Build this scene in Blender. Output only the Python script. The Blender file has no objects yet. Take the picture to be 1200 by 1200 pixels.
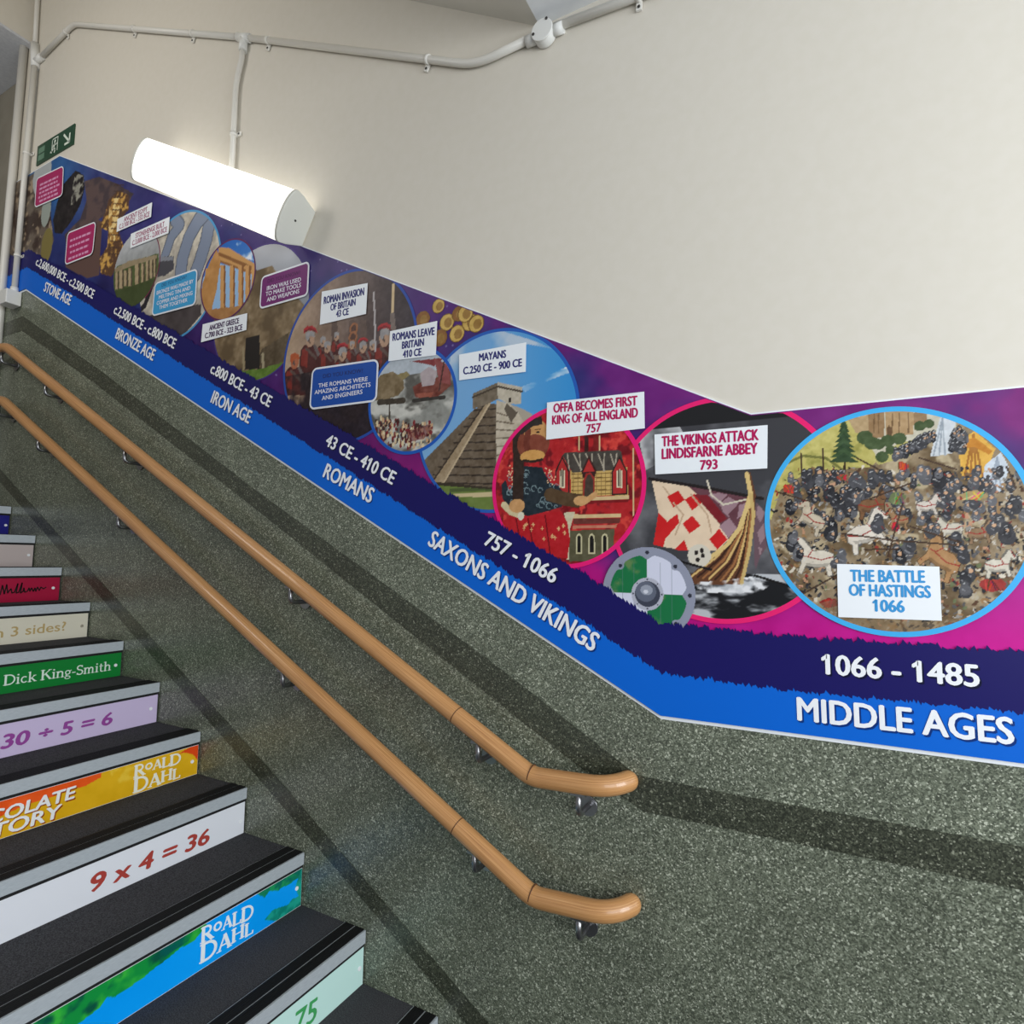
import bpy, math, random
import numpy as np
from mathutils import Vector, Matrix

scene = bpy.context.scene
COL = scene.collection
rnd = random.Random(7)

# ------------------------------------------------------------------ camera, world, light, exposure
cam_d = bpy.data.cameras.new('camera')
cam_d.sensor_width = 36.0
cam_d.lens = 20.80179
cam_d.clip_start = 0.02
cam = bpy.data.objects.new('camera', cam_d)
COL.objects.link(cam)
cam.matrix_world = Matrix([[0.8828551, 0.0267611, 0.4688825, 0.0], [0.4694648, -0.0779836, -0.8795006, -1.53], [0.0130288, 0.9965954, -0.0814116, 1.642], [0.0, 0.0, 0.0, 1.0]])
scene.camera = cam

scene.view_settings.view_transform = 'Standard'
scene.view_settings.look = 'None'
scene.view_settings.gamma = 1.0
scene.view_settings.use_curve_mapping = False
scene.view_settings.exposure = 0.0

world = bpy.data.worlds.new('stairwell_daylight')
scene.world = world
world.use_nodes = True
wb = world.node_tree.nodes['Background']
wb.inputs[0].default_value = (0.93, 0.97, 1.0, 1)
wb.inputs[1].default_value = 0.30

def area(name, loc, target, sx, sy, power, col):
    l = bpy.data.lights.new(name, 'AREA')
    l.shape = 'RECTANGLE'; l.size = sx; l.size_y = sy
    l.energy = power; l.color = col
    o = bpy.data.objects.new(name, l); COL.objects.link(o)
    o.location = loc
    o.rotation_euler = (Vector(target) - Vector(loc)).to_track_quat('-Z', 'Y').to_euler()
    return o
# daylight of the landing window, behind and to the right of the viewer
area('window_daylight', (1.7, -2.7, 2.0), (-0.3, 0.0, 1.6), 1.6, 1.7, 43.0, (0.95, 0.975, 1.0))
# fill light added beyond the landing to brighten the risers, no known source
area('riser_fill', (2.9, -1.3, 1.9), (-1.2, -0.5, 1.0), 1.6, 1.9, 108.0, (0.90, 0.955, 1.0))
# unseen fill light added to lift the wall along the upper flight
area('upper_wall_fill', (-3.1, -1.9, 3.9), (-3.3, -0.2, 3.5), 0.9, 0.9, 17.0, (1.0, 0.96, 0.90))

# ------------------------------------------------------------------ materials
def s2l(c):
    c = c / 255.0
    return c / 12.92 if c <= 0.04045 else ((c + 0.055) / 1.055) ** 2.4
def L3(c): return tuple(s2l(v) for v in c)

def mat(name, rgb, rough=0.5, metal=0.0, spec=0.5, coat=0.0, emit=None, estr=0.0):
    m = bpy.data.materials.new(name); m.use_nodes = True
    b = m.node_tree.nodes['Principled BSDF']
    b.inputs['Base Color'].default_value = (*L3(rgb), 1)
    b.inputs['Roughness'].default_value = rough
    b.inputs['Metallic'].default_value = metal
    b.inputs['Specular IOR Level'].default_value = spec
    b.inputs['Coat Weight'].default_value = coat
    if emit:
        b.inputs['Emission Color'].default_value = (*L3(emit), 1)
        b.inputs['Emission Strength'].default_value = estr
    return m

def nodes(m):
    nt = m.node_tree
    return nt, nt.nodes, nt.links, nt.nodes['Principled BSDF']

def texco(n, l, scale=(1, 1, 1), kind='Object'):
    tc = n.new('ShaderNodeTexCoord'); mp = n.new('ShaderNodeMapping')
    mp.inputs['Scale'].default_value = scale
    l.new(tc.outputs[kind], mp.inputs['Vector'])
    return mp.outputs['Vector']

def ramp(n, stops, interp='LINEAR'):
    r = n.new('ShaderNodeValToRGB'); cr = r.color_ramp; cr.interpolation = interp
    while len(cr.elements) < len(stops): cr.elements.new(0.5)
    for e, (p, c) in zip(cr.elements, stops):
        e.position = p; e.color = (*L3(c), 1)
    return r

def bump(n, l, b, src, strength, dist=0.01):
    bp = n.new('ShaderNodeBump'); bp.inputs['Strength'].default_value = strength
    bp.inputs['Distance'].default_value = dist
    l.new(src, bp.inputs['Height']); l.new(bp.outputs['Normal'], b.inputs['Normal'])

def noise_mat(name, c0, c1, scale, rough=0.6, detail=4, bstr=0.0, sc=(1, 1, 1), kind='Object', lo=0.35, hi=0.65, **kw):
    m = mat(name, c0, rough, **kw); nt, n, l, b = nodes(m)
    v = texco(n, l, sc, kind)
    t = n.new('ShaderNodeTexNoise'); t.inputs['Scale'].default_value = scale; t.inputs['Detail'].default_value = detail
    l.new(v, t.inputs['Vector'])
    r = ramp(n, [(lo, c0), (hi, c1)]); l.new(t.outputs['Fac'], r.inputs['Fac'])
    l.new(r.outputs['Color'], b.inputs['Base Color'])
    if bstr: bump(n, l, b, t.outputs['Fac'], bstr, 0.004)
    return m

def terrazzo(name, stops, rough):
    m = mat(name, (90, 95, 85), rough, spec=0.5); nt, n, l, b = nodes(m)
    v = texco(n, l)
    vo = n.new('ShaderNodeTexVoronoi'); vo.inputs['Scale'].default_value = 340.0
    l.new(v, vo.inputs['Vector'])
    sep = n.new('ShaderNodeSeparateColor'); l.new(vo.outputs['Color'], sep.inputs['Color'])
    r = ramp(n, stops, 'CONSTANT'); l.new(sep.outputs['Red'], r.inputs['Fac'])
    # larger chips scattered between the small ones
    v2 = n.new('ShaderNodeTexVoronoi'); v2.inputs['Scale'].default_value = 200.0; l.new(v, v2.inputs['Vector'])
    s2 = n.new('ShaderNodeSeparateColor'); l.new(v2.outputs['Color'], s2.inputs['Color'])
    gt = n.new('ShaderNodeMath'); gt.operation = 'GREATER_THAN'; gt.inputs[1].default_value = 0.93
    l.new(s2.outputs['Green'], gt.inputs[0])
    r2 = ramp(n, [(0.0, stops[0][1]), (0.5, stops[-2][1]), (0.8, stops[-1][1])], 'CONSTANT'); l.new(s2.outputs['Red'], r2.inputs['Fac'])
    mx = n.new('ShaderNodeMix'); mx.data_type = 'RGBA'
    l.new(gt.outputs[0], mx.inputs['Factor']); l.new(r.outputs['Color'], mx.inputs['A']); l.new(r2.outputs['Color'], mx.inputs['B'])
    # slow patchy wear
    ns = n.new('ShaderNodeTexNoise'); ns.inputs['Scale'].default_value = 5.0; ns.inputs['Detail'].default_value = 3; l.new(v, ns.inputs['Vector'])
    mr = n.new('ShaderNodeMapRange'); mr.inputs['From Min'].default_value = 0.3; mr.inputs['From Max'].default_value = 0.7
    mr.inputs['To Min'].default_value = 0.84; mr.inputs['To Max'].default_value = 1.12; l.new(ns.outputs['Fac'], mr.inputs['Value'])
    mu = n.new('ShaderNodeMix'); mu.data_type = 'RGBA'; mu.blend_type = 'MULTIPLY'; mu.inputs['Factor'].default_value = 1.0
    l.new(mx.outputs['Result'], mu.inputs['A']); l.new(mr.outputs['Result'], mu.inputs['B'])
    l.new(mu.outputs['Result'], b.inputs['Base Color'])
    bump(n, l, b, ns.outputs['Fac'], 0.05, 0.01)
    return m

M = {}
M['plaster'] = noise_mat('painted_plaster', (212, 206, 193), (214, 208, 196), 30, 0.6, 2, bstr=0.008)
M['soffit'] = noise_mat('painted_soffit', (216, 213, 204), (219, 216, 207), 14, 0.7, 2, bstr=0.02)
M['ceiling'] = noise_mat('ceiling_paint', (214, 216, 218), (220, 222, 223), 14, 0.7)
M['far_wall'] = noise_mat('shaded_far_wall_paint', (142, 135, 120), (150, 143, 128), 9, 0.7)  # brownish grey, darkened to put the corridor's shade into the colour
M['terrazzo'] = terrazzo('green_terrazzo', [(0.0, (72, 77, 65)), (0.24, (95, 101, 86)), (0.55, (115, 121, 104)), (0.82, (138, 144, 127)), (0.94, (182, 186, 168))], 0.3)
M['terrazzo_dark'] = terrazzo('dark_terrazzo_border', [(0.0, (44, 47, 38)), (0.3, (60, 64, 52)), (0.62, (76, 80, 66)), (0.9, (98, 102, 86)), (0.97, (138, 141, 124))], 0.3)
M['carpet'] = noise_mat('charcoal_carpet', (46, 46, 48), (84, 84, 87), 380, 0.95, 3, bstr=0.5, spec=0.1)
M['concrete'] = noise_mat('dark_stair_edge', (42, 43, 42), (56, 57, 56), 60, 0.8)
M['floor'] = noise_mat('landing_carpet', (44, 44, 47), (64, 64, 67), 300, 0.95, 3, spec=0.1)
M['alu'] = noise_mat('brushed_aluminium', (176, 184, 190), (196, 203, 208), 40, 0.45, 4, sc=(1, 1.5, 30), metal=0.25)
M['black'] = mat('black_grip_insert', (18, 18, 19), 0.6, spec=0.3)
M['line'] = mat('bare_metal_line', (190, 180, 160), 0.35, 0.7)
M['gap'] = mat('dark_gap', (12, 12, 13), 0.8)
M['steel'] = mat('brushed_steel', (150, 150, 152), 0.28, 0.95)
M['white_gloss'] = mat('white_gloss_paint', (214, 211, 203), 0.35)
M['white_plastic'] = mat('white_plastic', (222, 222, 218), 0.4)
M['clip'] = mat('white_clip', (226, 224, 217), 0.4)
M['dark'] = mat('dark_screw', (45, 42, 40), 0.5)
M['screw'] = mat('white_screw_cap', (236, 238, 240), 0.35)
M['diffuser'] = mat('opal_diffuser', (250, 250, 246), 0.4, emit=(255, 252, 243), estr=1.15)
M['cap'] = mat('lamp_end_plastic', (205, 205, 196), 0.45)
M['edge_white'] = mat('white_panel_edge', (232, 236, 240), 0.5)
M['tile'] = noise_mat('grey_ceiling_tile', (196, 198, 203), (206, 208, 212), 60, 0.9, 3)
M['tile_grid'] = mat('tile_joint', (110, 112, 116), 0.8)
M['sign_green'] = mat('sign_green', (20, 66, 40), 0.35)
M['sign_white'] = mat('sign_white', (222, 232, 218), 0.4)
M['sign_pale'] = mat('sign_pale_green', (96, 132, 108), 0.4)

def wood():
    m = mat('oiled_beech', (196, 143, 88), 0.33, spec=0.5, coat=0.25); nt, n, l, b = nodes(m)
    uv = n.new('ShaderNodeUVMap'); mp = n.new('ShaderNodeMapping'); mp.inputs['Scale'].default_value = (4, 55, 1)
    l.new(uv.outputs['UV'], mp.inputs['Vector'])
    t = n.new('ShaderNodeTexNoise'); t.inputs['Scale'].default_value = 1.0; t.inputs['Detail'].default_value = 6; t.inputs['Roughness'].default_value = 0.65
    l.new(mp.outputs['Vector'], t.inputs['Vector'])
    r = ramp(n, [(0.28, (154, 104, 60)), (0.5, (190, 139, 88)), (0.72, (209, 163, 111))]); l.new(t.outputs['Fac'], r.inputs['Fac'])
    l.new(r.outputs['Color'], b.inputs['Base Color'])
    return m
M['wood'] = wood()
M['joint'] = mat('rail_joint', (92, 56, 28), 0.6)

def vcol_mat(name, rough=0.4):
    m = mat(name, (200, 200, 200), rough, spec=0.2); nt, n, l, b = nodes(m)
    a = n.new('ShaderNodeVertexColor'); a.layer_name = 'print'
    l.new(a.outputs['Color'], b.inputs['Base Color'])
    return m
M['print'] = vcol_mat('printed_vinyl', 0.38)
_pc = {}
def ink(rgb, rough=0.4):
    k = tuple(rgb) + (rough,)
    if k not in _pc: _pc[k] = mat('ink_%02x%02x%02x' % tuple(int(v) for v in rgb), rgb, rough, spec=0.2)
    return _pc[k]

# ------------------------------------------------------------------ object helpers
def empty(name, loc, label, cat, group=None):
    o = bpy.data.objects.new(name, None); COL.objects.link(o)
    o.location = loc; o.empty_display_size = 0.05
    o['label'] = label; o['category'] = cat
    if group: o['group'] = group
    return o
def tag(o, label, cat, group=None):
    o['label'] = label; o['category'] = cat
    if group: o['group'] = group
    return o

class MB:
    """collects shapes in world metres, then links them as one mesh"""
    def __init__(s): s.v = []; s.f = []; s.m = []; s.mats = []; s.uv = {}; s.smooth = set()
    def mi(s, m):
        if m not in s.mats: s.mats.append(m)
        return s.mats.index(m)
    def poly(s, pts, m, smooth=False):
        k = len(s.v); s.v += [tuple(p) for p in pts]
        s.f.append(tuple(range(k, k + len(pts)))); s.m.append(s.mi(m))
        if smooth: s.smooth.add(len(s.f) - 1)
    def box(s, x0, x1, y0, y1, z0, z1, m):
        k = len(s.v); i = s.mi(m)
        s.v += [(x, y, z) for x in (x0, x1) for y in (y0, y1) for z in (z0, z1)]
        for q in ((0, 1, 3, 2), (4, 6, 7, 5), (0, 4, 5, 1), (2, 3, 7, 6), (0, 2, 6, 4), (1, 5, 7, 3)):
            s.f.append(tuple(k + a for a in q)); s.m.append(i)
    def prism(s, pts, d, m, smooth=False):
        """polygon pts swept along vector d"""
        n = len(pts); k = len(s.v); i = s.mi(m); d = Vector(d)
        s.v += [tuple(p) for p in pts] + [tuple(Vector(p) + d) for p in pts]
        s.f.append(tuple(range(k, k + n))); s.m.append(i)
        s.f.append(tuple(range(k + 2 * n - 1, k + n - 1, -1))); s.m.append(i)
        for a in range(n):
            b = (a + 1) % n
            s.f.append((k + a, k + n + a, k + n + b, k + b)); s.m.append(i)
            if smooth: s.smooth.add(len(s.f) - 1)
    def tube(s, path, r, m, seg=16, caps=True, round_ends=(False, False)):
        P = [Vector(p) for p in path]; i = s.mi(m)
        rr = [r] * len(P)
        def dome(p, d):
            return [(p + d * (r * math.sin(a)), r * math.cos(a)) for a in (math.pi * .5 * t for t in (0.25, 0.5, 0.75, 0.97))]
        if round_ends[0]:
            h = dome(P[0], (P[0] - P[1]).normalized())[::-1]
            P = [a for a, b in h] + P; rr = [b for a, b in h] + rr
        if round_ends[1]:
            h = dome(P[-1], (P[-1] - P[-2]).normalized())
            P += [a for a, b in h]; rr += [b for a, b in h]
        T = []
        for a in range(len(P)):
            t = P[min(a + 1, len(P) - 1)] - P[max(a - 1, 0)]
            T.append(t.normalized())
        up = Vector((0, 0, 1)) if abs(T[0].z) < 0.9 else Vector((0, 1, 0))
        u = T[0].cross(up).normalized(); k0 = len(s.v); dist = 0.0
        for a, p in enumerate(P):
            u = (u - T[a] * u.dot(T[a])).normalized(); w = T[a].cross(u)
            if a: dist += (P[a] - P[a - 1]).length
            for q in range(seg):
                an = 2 * math.pi * q / seg
                s.v.append(tuple(p + (u * math.cos(an) + w * math.sin(an)) * rr[a]))
                s.uv[len(s.v) - 1] = (dist, q / seg if q <= seg / 2 else 1 - q / seg)
        for a in range(len(P) - 1):
            for q in range(seg):
                q2 = (q + 1) % seg
                s.f.append((k0 + a * seg + q, k0 + a * seg + q2, k0 + (a + 1) * seg + q2, k0 + (a + 1) * seg + q)); s.m.append(i)
                s.smooth.add(len(s.f) - 1)
        if caps:
            s.f.append(tuple(k0 + q for q in range(seg - 1, -1, -1))); s.m.append(i)
            e = k0 + (len(P) - 1) * seg
            s.f.append(tuple(e + q for q in range(seg))); s.m.append(i)
    def cyl(s, p0, p1, r, m, seg=20): s.tube([p0, p1], r, m, seg)
    def ball(s, c, r, m, sy=1.0, seg=14):
        i = s.mi(m); k = len(s.v); rings = seg // 2
        for a in range(rings + 1):
            th = math.pi * a / rings
            for q in range(seg):
                ph = 2 * math.pi * q / seg
                s.v.append((c[0] + r * math.sin(th) * math.cos(ph), c[1] + sy * r * math.sin(th) * math.sin(ph), c[2] + r * math.cos(th)))
        for a in range(rings):
            for q in range(seg):
                q2 = (q + 1) % seg
                s.f.append((k + a * seg + q, k + (a + 1) * seg + q, k + (a + 1) * seg + q2, k + a * seg + q2)); s.m.append(i)
                s.smooth.add(len(s.f) - 1)
    def build(s, name, parent=None, origin=None, bevel=0.0):
        org = Vector(origin) if origin is not None else (Vector(parent.matrix_world.translation) if parent else Vector((0, 0, 0)))
        if parent: org = world_loc(parent) if origin is None else Vector(origin)
        me = bpy.data.meshes.new(name)
        me.from_pydata([tuple(Vector(v) - org) for v in s.v], [], s.f)
        for m in s.mats: me.materials.append(m)
        me.polygons.foreach_set('material_index', s.m)
        me.polygons.foreach_set('use_smooth', [a in s.smooth for a in range(len(s.f))])
        if s.uv:
            uv = me.uv_layers.new(name='UVMap')
            for lp in me.loops:
                uv.data[lp.index].uv = s.uv.get(lp.vertex_index, (0, 0))
        me.update()
        o = bpy.data.objects.new(name, me); COL.objects.link(o)
        if parent:
            o.parent = parent; o.location = org - world_loc(parent)
        else:
            o.location = org
        if bevel:
            b = o.modifiers.new('soft_edges', 'BEVEL'); b.width = bevel; b.segments = 2; b.limit_method = 'ANGLE'
        return o

def world_loc(o):
    v = Vector((0, 0, 0))
    while o: v += Vector(o.location); o = o.parent
    return v
def struct(o): o['kind'] = 'structure'; return o

# ---- flat lettering from Blender's own built-in font, as mesh, on a plane (o, u, w): origin, along, up
_tc = {}
def raw_glyphs(body):
    if ('raw', body) not in _tc:
        cu = bpy.data.curves.new('lettering_source', 'FONT'); cu.body = body; cu.resolution_u = 3
        ob = bpy.data.objects.new('lettering_source', cu); COL.objects.link(ob)
        me = bpy.data.meshes.new_from_object(ob)
        _tc['raw', body] = ([(v.co.x, v.co.y) for v in me.vertices], [tuple(p.vertices) for p in me.polygons])
        bpy.data.objects.remove(ob); bpy.data.curves.remove(cu); bpy.data.meshes.remove(me)
    return _tc['raw', body]
def glyphs(body, shear=0.0):
    if (body, shear) not in _tc:
        V, F = raw_glyphs(body); V = list(V); F = list(F)
        for i, ch in enumerate(body):           # give every bare numeral 1 its flag
            if ch == '1':
                xp = max([v[0] for v in raw_glyphs(body[:i])[0]], default=-1) + 1e-4 if body[:i].strip() else -1
                st = [v for v in raw_glyphs(body[:i + 1])[0] if v[0] > xp]
                xl = min(v[0] for v in st); yt = max(v[1] for v in st)
                if max(v[0] for v in st) - xl < .2:
                    q = len(V); V += [(xl + .03, yt), (xl - .13, yt - .12), (xl - .13, yt - .22), (xl + .03, yt - .12)]; F.append((q, q + 1, q + 2, q + 3))
        _tc[body, shear] = ([(x + shear * y, y) for x, y in V], F)
    return _tc[body, shear]
CAPH = max(v[1] for v in glyphs('H')[0])
def text_on(mb, body, o, u, w, length, cap, m, off=0.0, shear=0.0):
    bold = off; off = 0.0
    V, F = glyphs(body, shear if shear != 'rot' else 0.0)
    if not V: return
    x0 = min(v[0] for v in V); x1 = max(v[0] for v in V)
    sx = length / (x1 - x0); sy = cap / CAPH
    o = Vector(o); u = Vector(u).normalized(); w = Vector(w).normalized()
    i = mb.mi(m); e = bold * cap; length2 = length - 2 * e; sx = length2 / (x1 - x0)
    n = u.cross(w)
    for q, (du, dw) in enumerate([(0, 0), (e, 0), (2 * e, 0), (e, e * .6), (e, -e * .6)] if bold else [(0, 0)]):
        k = len(mb.v)
        for x, y in V: mb.v.append(tuple(o + u * ((x - x0) * sx + du) + w * (y * sy + dw) + n * (q * .00001)))
        for f in F: mb.f.append(tuple(k + a for a in f)); mb.m.append(i)

# ---- serif lettering drawn from strokes (unit cap height)
def arc(cx, cy, rx, ry, a0, a1, n=14):
    return [(cx + rx * math.cos(math.radians(a0 + (a1 - a0) * t / n)), cy + ry * math.sin(math.radians(a0 + (a1 - a0) * t / n))) for t in range(n + 1)]
TH, TN = 0.15, 0.07
def sf(x, y, w=0.2): return ([(x - w / 2, y), (x + w / 2, y)], 0.06)
SERIF = {
 'R': (0.72, [([(.14, 0), (.14, 1)], TH), ([(.14, .97), (.34, .97)] + arc(.34, .73, .22, .24, 90, -90) + [(.14, .49)], .1), ([(.34, .49), (.66, .02)], TH), sf(.14, .03, .3), sf(.14, .97, .28), sf(.68, .03, .2)]),
 'O': (0.84, [(arc(.42, .5, .36, .46, 0, 360, 26), .13)]),
 'o': (0.60, [(arc(.3, .32, .23, .28, 0, 360, 20), .11)]),
 'A': (0.80, [([(.1, .02), (.4, 1)], .08), ([(.4, 1), (.7, .02)], TH), ([(.2, .34), (.6, .34)], .07), sf(.1, .03, .24), sf(.7, .03, .26)]),
 'L': (0.62, [([(.14, 0), (.14, 1)], TH), ([(.14, .04), (.58, .04), (.6, .24)], .08), sf(.14, .97, .3)]),
 'D': (0.82, [([(.14, 0), (.14, 1)], TH), ([(.14, .96), (.34, .96)] + arc(.34, .5, .4, .46, 90, -90, 18) + [(.14, .04)], .11), sf(.12, .97, .24), sf(.12, .03, .24)]),
 'H': (0.86, [([(.14, 0), (.14, 1)], TH), ([(.7, 0), (.7, 1)], TH), ([(.14, .52), (.7, .52)], .07), sf(.14, .03, .3), sf(.14, .97, .3), sf(.7, .03, .3), sf(.7, .97, .3)]),
 'K': (0.80, [([(.14, 0), (.14, 1)], TH), ([(.2, .46), (.66, .97)], .08), ([(.34, .6), (.7, .03)], TH), sf(.14, .03, .3), sf(.14, .97, .3), sf(.66, .97, .22), sf(.72, .03, .22)]),
 'S': (0.58, [(arc(.29, .74, .2, .22, 30, 270, 14) + arc(.29, .27, .22, .24, 90, -150, 14), .11), ([(.48, .98), (.48, .78)], .05), ([(.08, .02), (.08, .22)], .05)]),
 'i': (0.32, [([(.16, 0), (.16, .64)], .12), sf(.16, .03, .26), sf(.11, .62, .16), (arc(.16, .88, .035, .035, 0, 360, 8), .08)]),
 'c': (0.52, [(arc(.28, .32, .2, .28, 50, 315, 16), .1)]),
 'k': (0.60, [([(.14, 0), (.14, 1)], .12), ([(.16, .28), (.48, .6)], .07), ([(.26, .38), (.52, .03)], .12), sf(.14, .03, .26), sf(.09, .97, .16), sf(.54, .03, .18), sf(.48, .61, .18)]),
 'n': (0.64, [([(.14, 0), (.14, .64)], .12), ([(.16, .46)] + arc(.34, .44, .16, .18, 150, 0, 8) + [(.5, 0)], .11), sf(.14, .03, .26), sf(.5, .03, .26), sf(.09, .62, .16)]),
 'g': (0.56, [(arc(.26, .42, .17, .2, 0, 360, 18), .09), (arc(.26, -.1, .2, .14, 0, 360, 18), .07), ([(.16, .26), (.12, .12), (.3, .05)], .07), ([(.4, .56), (.54, .62)], .07)]),
 '-': (0.36, [([(.06, .34), (.3, .34)], .09)]),
 'm': (0.94, [([(.14, 0), (.14, .64)], .12), ([(.16, .46)] + arc(.31, .44, .14, .18, 150, 0, 8) + [(.45, 0)], .11), ([(.47, .46)] + arc(.62, .44, .14, .18, 150, 0, 8) + [(.76, 0)], .11), sf(.14, .03, .24), sf(.45, .03, .2), sf(.78, .03, .24), sf(.09, .62, .16)]),
 't': (0.42, [([(.18, .84), (.18, .14)] + arc(.29, .14, .11, .12, 180, 300, 6), .11), ([(.06, .61), (.36, .61)], .07)]),
 'h': (0.64, [([(.14, 0), (.14, 1)], .12), ([(.16, .46)] + arc(.34, .44, .16, .18, 150, 0, 8) + [(.5, 0)], .11), sf(.14, .03, .26), sf(.5, .03, .26), sf(.09, .97, .16)]),
 ' ': (0.32, []),
}
def ribbon2(pts, w):
    out = []
    for a, b in zip(pts[:-1], pts[1:]):
        dx, dy = b[0] - a[0], b[1] - a[1]; d = math.hypot(dx, dy) or 1e-9
        nx, ny = -dy / d * w / 2, dx / d * w / 2; ex, ey = dx / d * w * .22, dy / d * w * .22
        out.append([(a[0] - ex + nx, a[1] - ey + ny), (a[0] - ex - nx, a[1] - ey - ny), (b[0] + ex - nx, b[1] + ey - ny), (b[0] + ex + nx, b[1] + ey + ny)])
    return out
def serif_on(mb, body, o, u, w, length, cap, m, lift=None, sizes=None, weight=1.0):
    """lift / sizes: per-letter baseline offset and scale for hand-drawn lettering"""
    sizes = sizes or [1.0] * len(body); lift = lift or [0.0] * len(body)
    tot = sum(SERIF[c][0] * z for c, z in zip(body, sizes)); sx = length / tot
    o = Vector(o); u = Vector(u).normalized(); w = Vector(w).normalized(); x = 0.0
    n = u.cross(w).normalized(); q = 0
    for c, z, lf in zip(body, sizes, lift):
        for pts, wd in SERIF[c][1]:
            for quad in ribbon2(pts, wd * weight):
                mb.poly([o + u * ((x + p[0] * z) * sx) + w * ((p[1] * z + lf) * cap) + n * (q * .000012) for p in quad], m); q += 1
        x += SERIF[c][0] * z

# ------------------------------------------------------------------ drawing aid for the printed artwork
# the motifs are given in image pixels; HM takes an image pixel to metres on the wall plane (x along the wall, z up)
HM = [[0.00194805627, -5.90494413e-05, -1.85079425], [0.00114047205, -0.00201435863, 2.0930318], [0.000677054531, 0.000112466737, 0.405787887]]
def ZWv(ox, oy, s, x, y):
    u, v = ox + x / s, oy + y / s
    d = HM[2][0] * u + HM[2][1] * v + HM[2][2]
    return ((HM[0][0] * u + HM[0][1] * v + HM[0][2]) / d, (HM[1][0] * u + HM[1][1] * v + HM[1][2]) / d)
ZW = ZWv
def ZL(ox, oy, s, txt): return [ZWv(ox, oy, s, *map(float, q.split(','))) for q in txt.split()]
ZWW = ZL
def ZWP(ox, oy, s, txt): return [ZWv(ox, oy, s, *map(float, q.split(',')[:2])) for q in txt.split()]
def ZB(ox, oy, s, x0, y0, x1, y1): return [ZWv(ox, oy, s, *p) for p in ((x0, y0), (x1, y0), (x1, y1), (x0, y1))]

# ================================================================== the setting
NOSE = [(-1.035, 0.3165), (-1.3149, 0.4745), (-1.5942, 0.6438), (-1.8942, 0.8014), (-2.1752, 0.96), (-2.454, 1.1185), (-2.7321, 1.2659), (-3.0184, 1.4212), (-3.2898, 1.578), (-3.5687, 1.7349), (-3.85, 1.892)]          # (x, z) of every nosing, lowest first
GO = 0.2817
XT = NOSE[-1][0]       # edge of the upper landing
ZT = NOSE[-1][1]
YW = -1.66             # open side of the flight
BANNER_BOTTOM = [(-4.2, 3.107), (-3.884, 3.107), (-0.381, 1.258), (1.1, 1.262)]
BANNER_TOP = [(-4.2, 3.797), (-3.632, 3.803), (-0.156, 2.004), (1.1, 2.008)]
def lin(tab, x):
    for (a, za), (b, zb) in zip(tab[:-1], tab[1:]):
        if x <= b: return za + (zb - za) * (x - a) / (b - a)
    return tab[-1][1]
def zbot(x): return lin(BANNER_BOTTOM, x)
def ztop(x): return lin(BANNER_TOP, x)

b = MB(); b.prism([(-4.185, 0, -0.3), (2.4, 0, -0.3), (2.4, 0, 5.6), (-4.185, 0, 5.6)], (0, 0.2, 0), M['plaster'])
struct(b.build('wall_back'))

b = MB()
pts = [(-4.2, 0, 0)] + [(x, 0, z) for x, z in BANNER_BOTTOM[:1]] + [(x, 0, z) for x, z in BANNER_BOTTOM[1:3]] + [(2.4, 0, 1.265), (2.4, 0, 0)]
b.prism([(x, -0.002, z) for x, y, z in pts], (0, 0.004, 0), M['terrazzo'])
struct(b.build('wall_dado'))

# dark terrazzo borders let into the dado
up = [(-4.2, 2.955), (-3.9, 2.955), (-3.115, 2.551), (-1.931, 1.899), (-0.857, 1.336), (-0.443, 1.101), (-0.23, 1.098), (2.4, 1.11)]
lo = [(-4.2, 2.875), (-3.9, 2.872), (-3.115, 2.47), (-1.926, 1.826), (-1.005, 1.316), (-0.558, 1.072), (-0.425, 1.015), (2.4, 1.03)]
b = MB(); b.prism([(x, -0.0035, z) for x, z in up] + [(x, -0.0035, z) for x, z in lo[::-1]], (0, 0.004, 0), M['terrazzo_dark'])
struct(b.build('trim_1'))
b = MB(); b.prism([(-4.2, -0.0035, 2.205), (-1.787, -0.0035, 0.888), (-0.912, -0.0035, 0.384), (-0.3, -0.0035, 0.05), (2.4, -0.0035, 0.05),
                   (2.4, -0.0035, 0.0), (-0.37, -0.0035, 0.0), (-0.975, -0.0035, 0.352), (-1.247, -0.0035, 0.512), (-1.881, -0.0035, 0.868), (-4.2, -0.0035, 2.14)], (0, 0.004, 0), M['terrazzo_dark'])
struct(b.build('baseboard_back'))

# flight of stairs: one stepped body, its carpeted treads as parts
prof = [(NOSE[0][0] - 0.006, 0.0)]
for k, (x, z) in enumerate(NOSE):
    prof.append((x - 0.006, z - 0.004))
    nx = NOSE[k + 1][0] - 0.006 if k + 1 < len(NOSE) else -7.0
    prof.append((nx, z - 0.004))
prof += [(-7.0, -0.3), (NOSE[0][0] - 0.006, -0.3)]
b = MB(); b.prism([(x, -0.0045, z) for x, z in prof], (0, YW + 0.0045, 0), M['concrete'])
stairs = struct(b.build('stairs'))
for k, (x, z) in enumerate(NOSE):
    nx = NOSE[k + 1][0] if k + 1 < len(NOSE) else -7.0
    b = MB(); b.box(nx - 0.005, x - 0.083, YW, -0.0045, z - 0.0045, z - 0.0005, M['carpet'])
    b.build('carpet_tread' if k + 1 < len(NOSE) else 'landing_carpet', stairs)
b = MB(); b.box(NOSE[0][0] - 0.006, 2.4, -3.2, -0.0045, -0.3, 0.0, M['floor']); struct(b.build('floor'))

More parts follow.
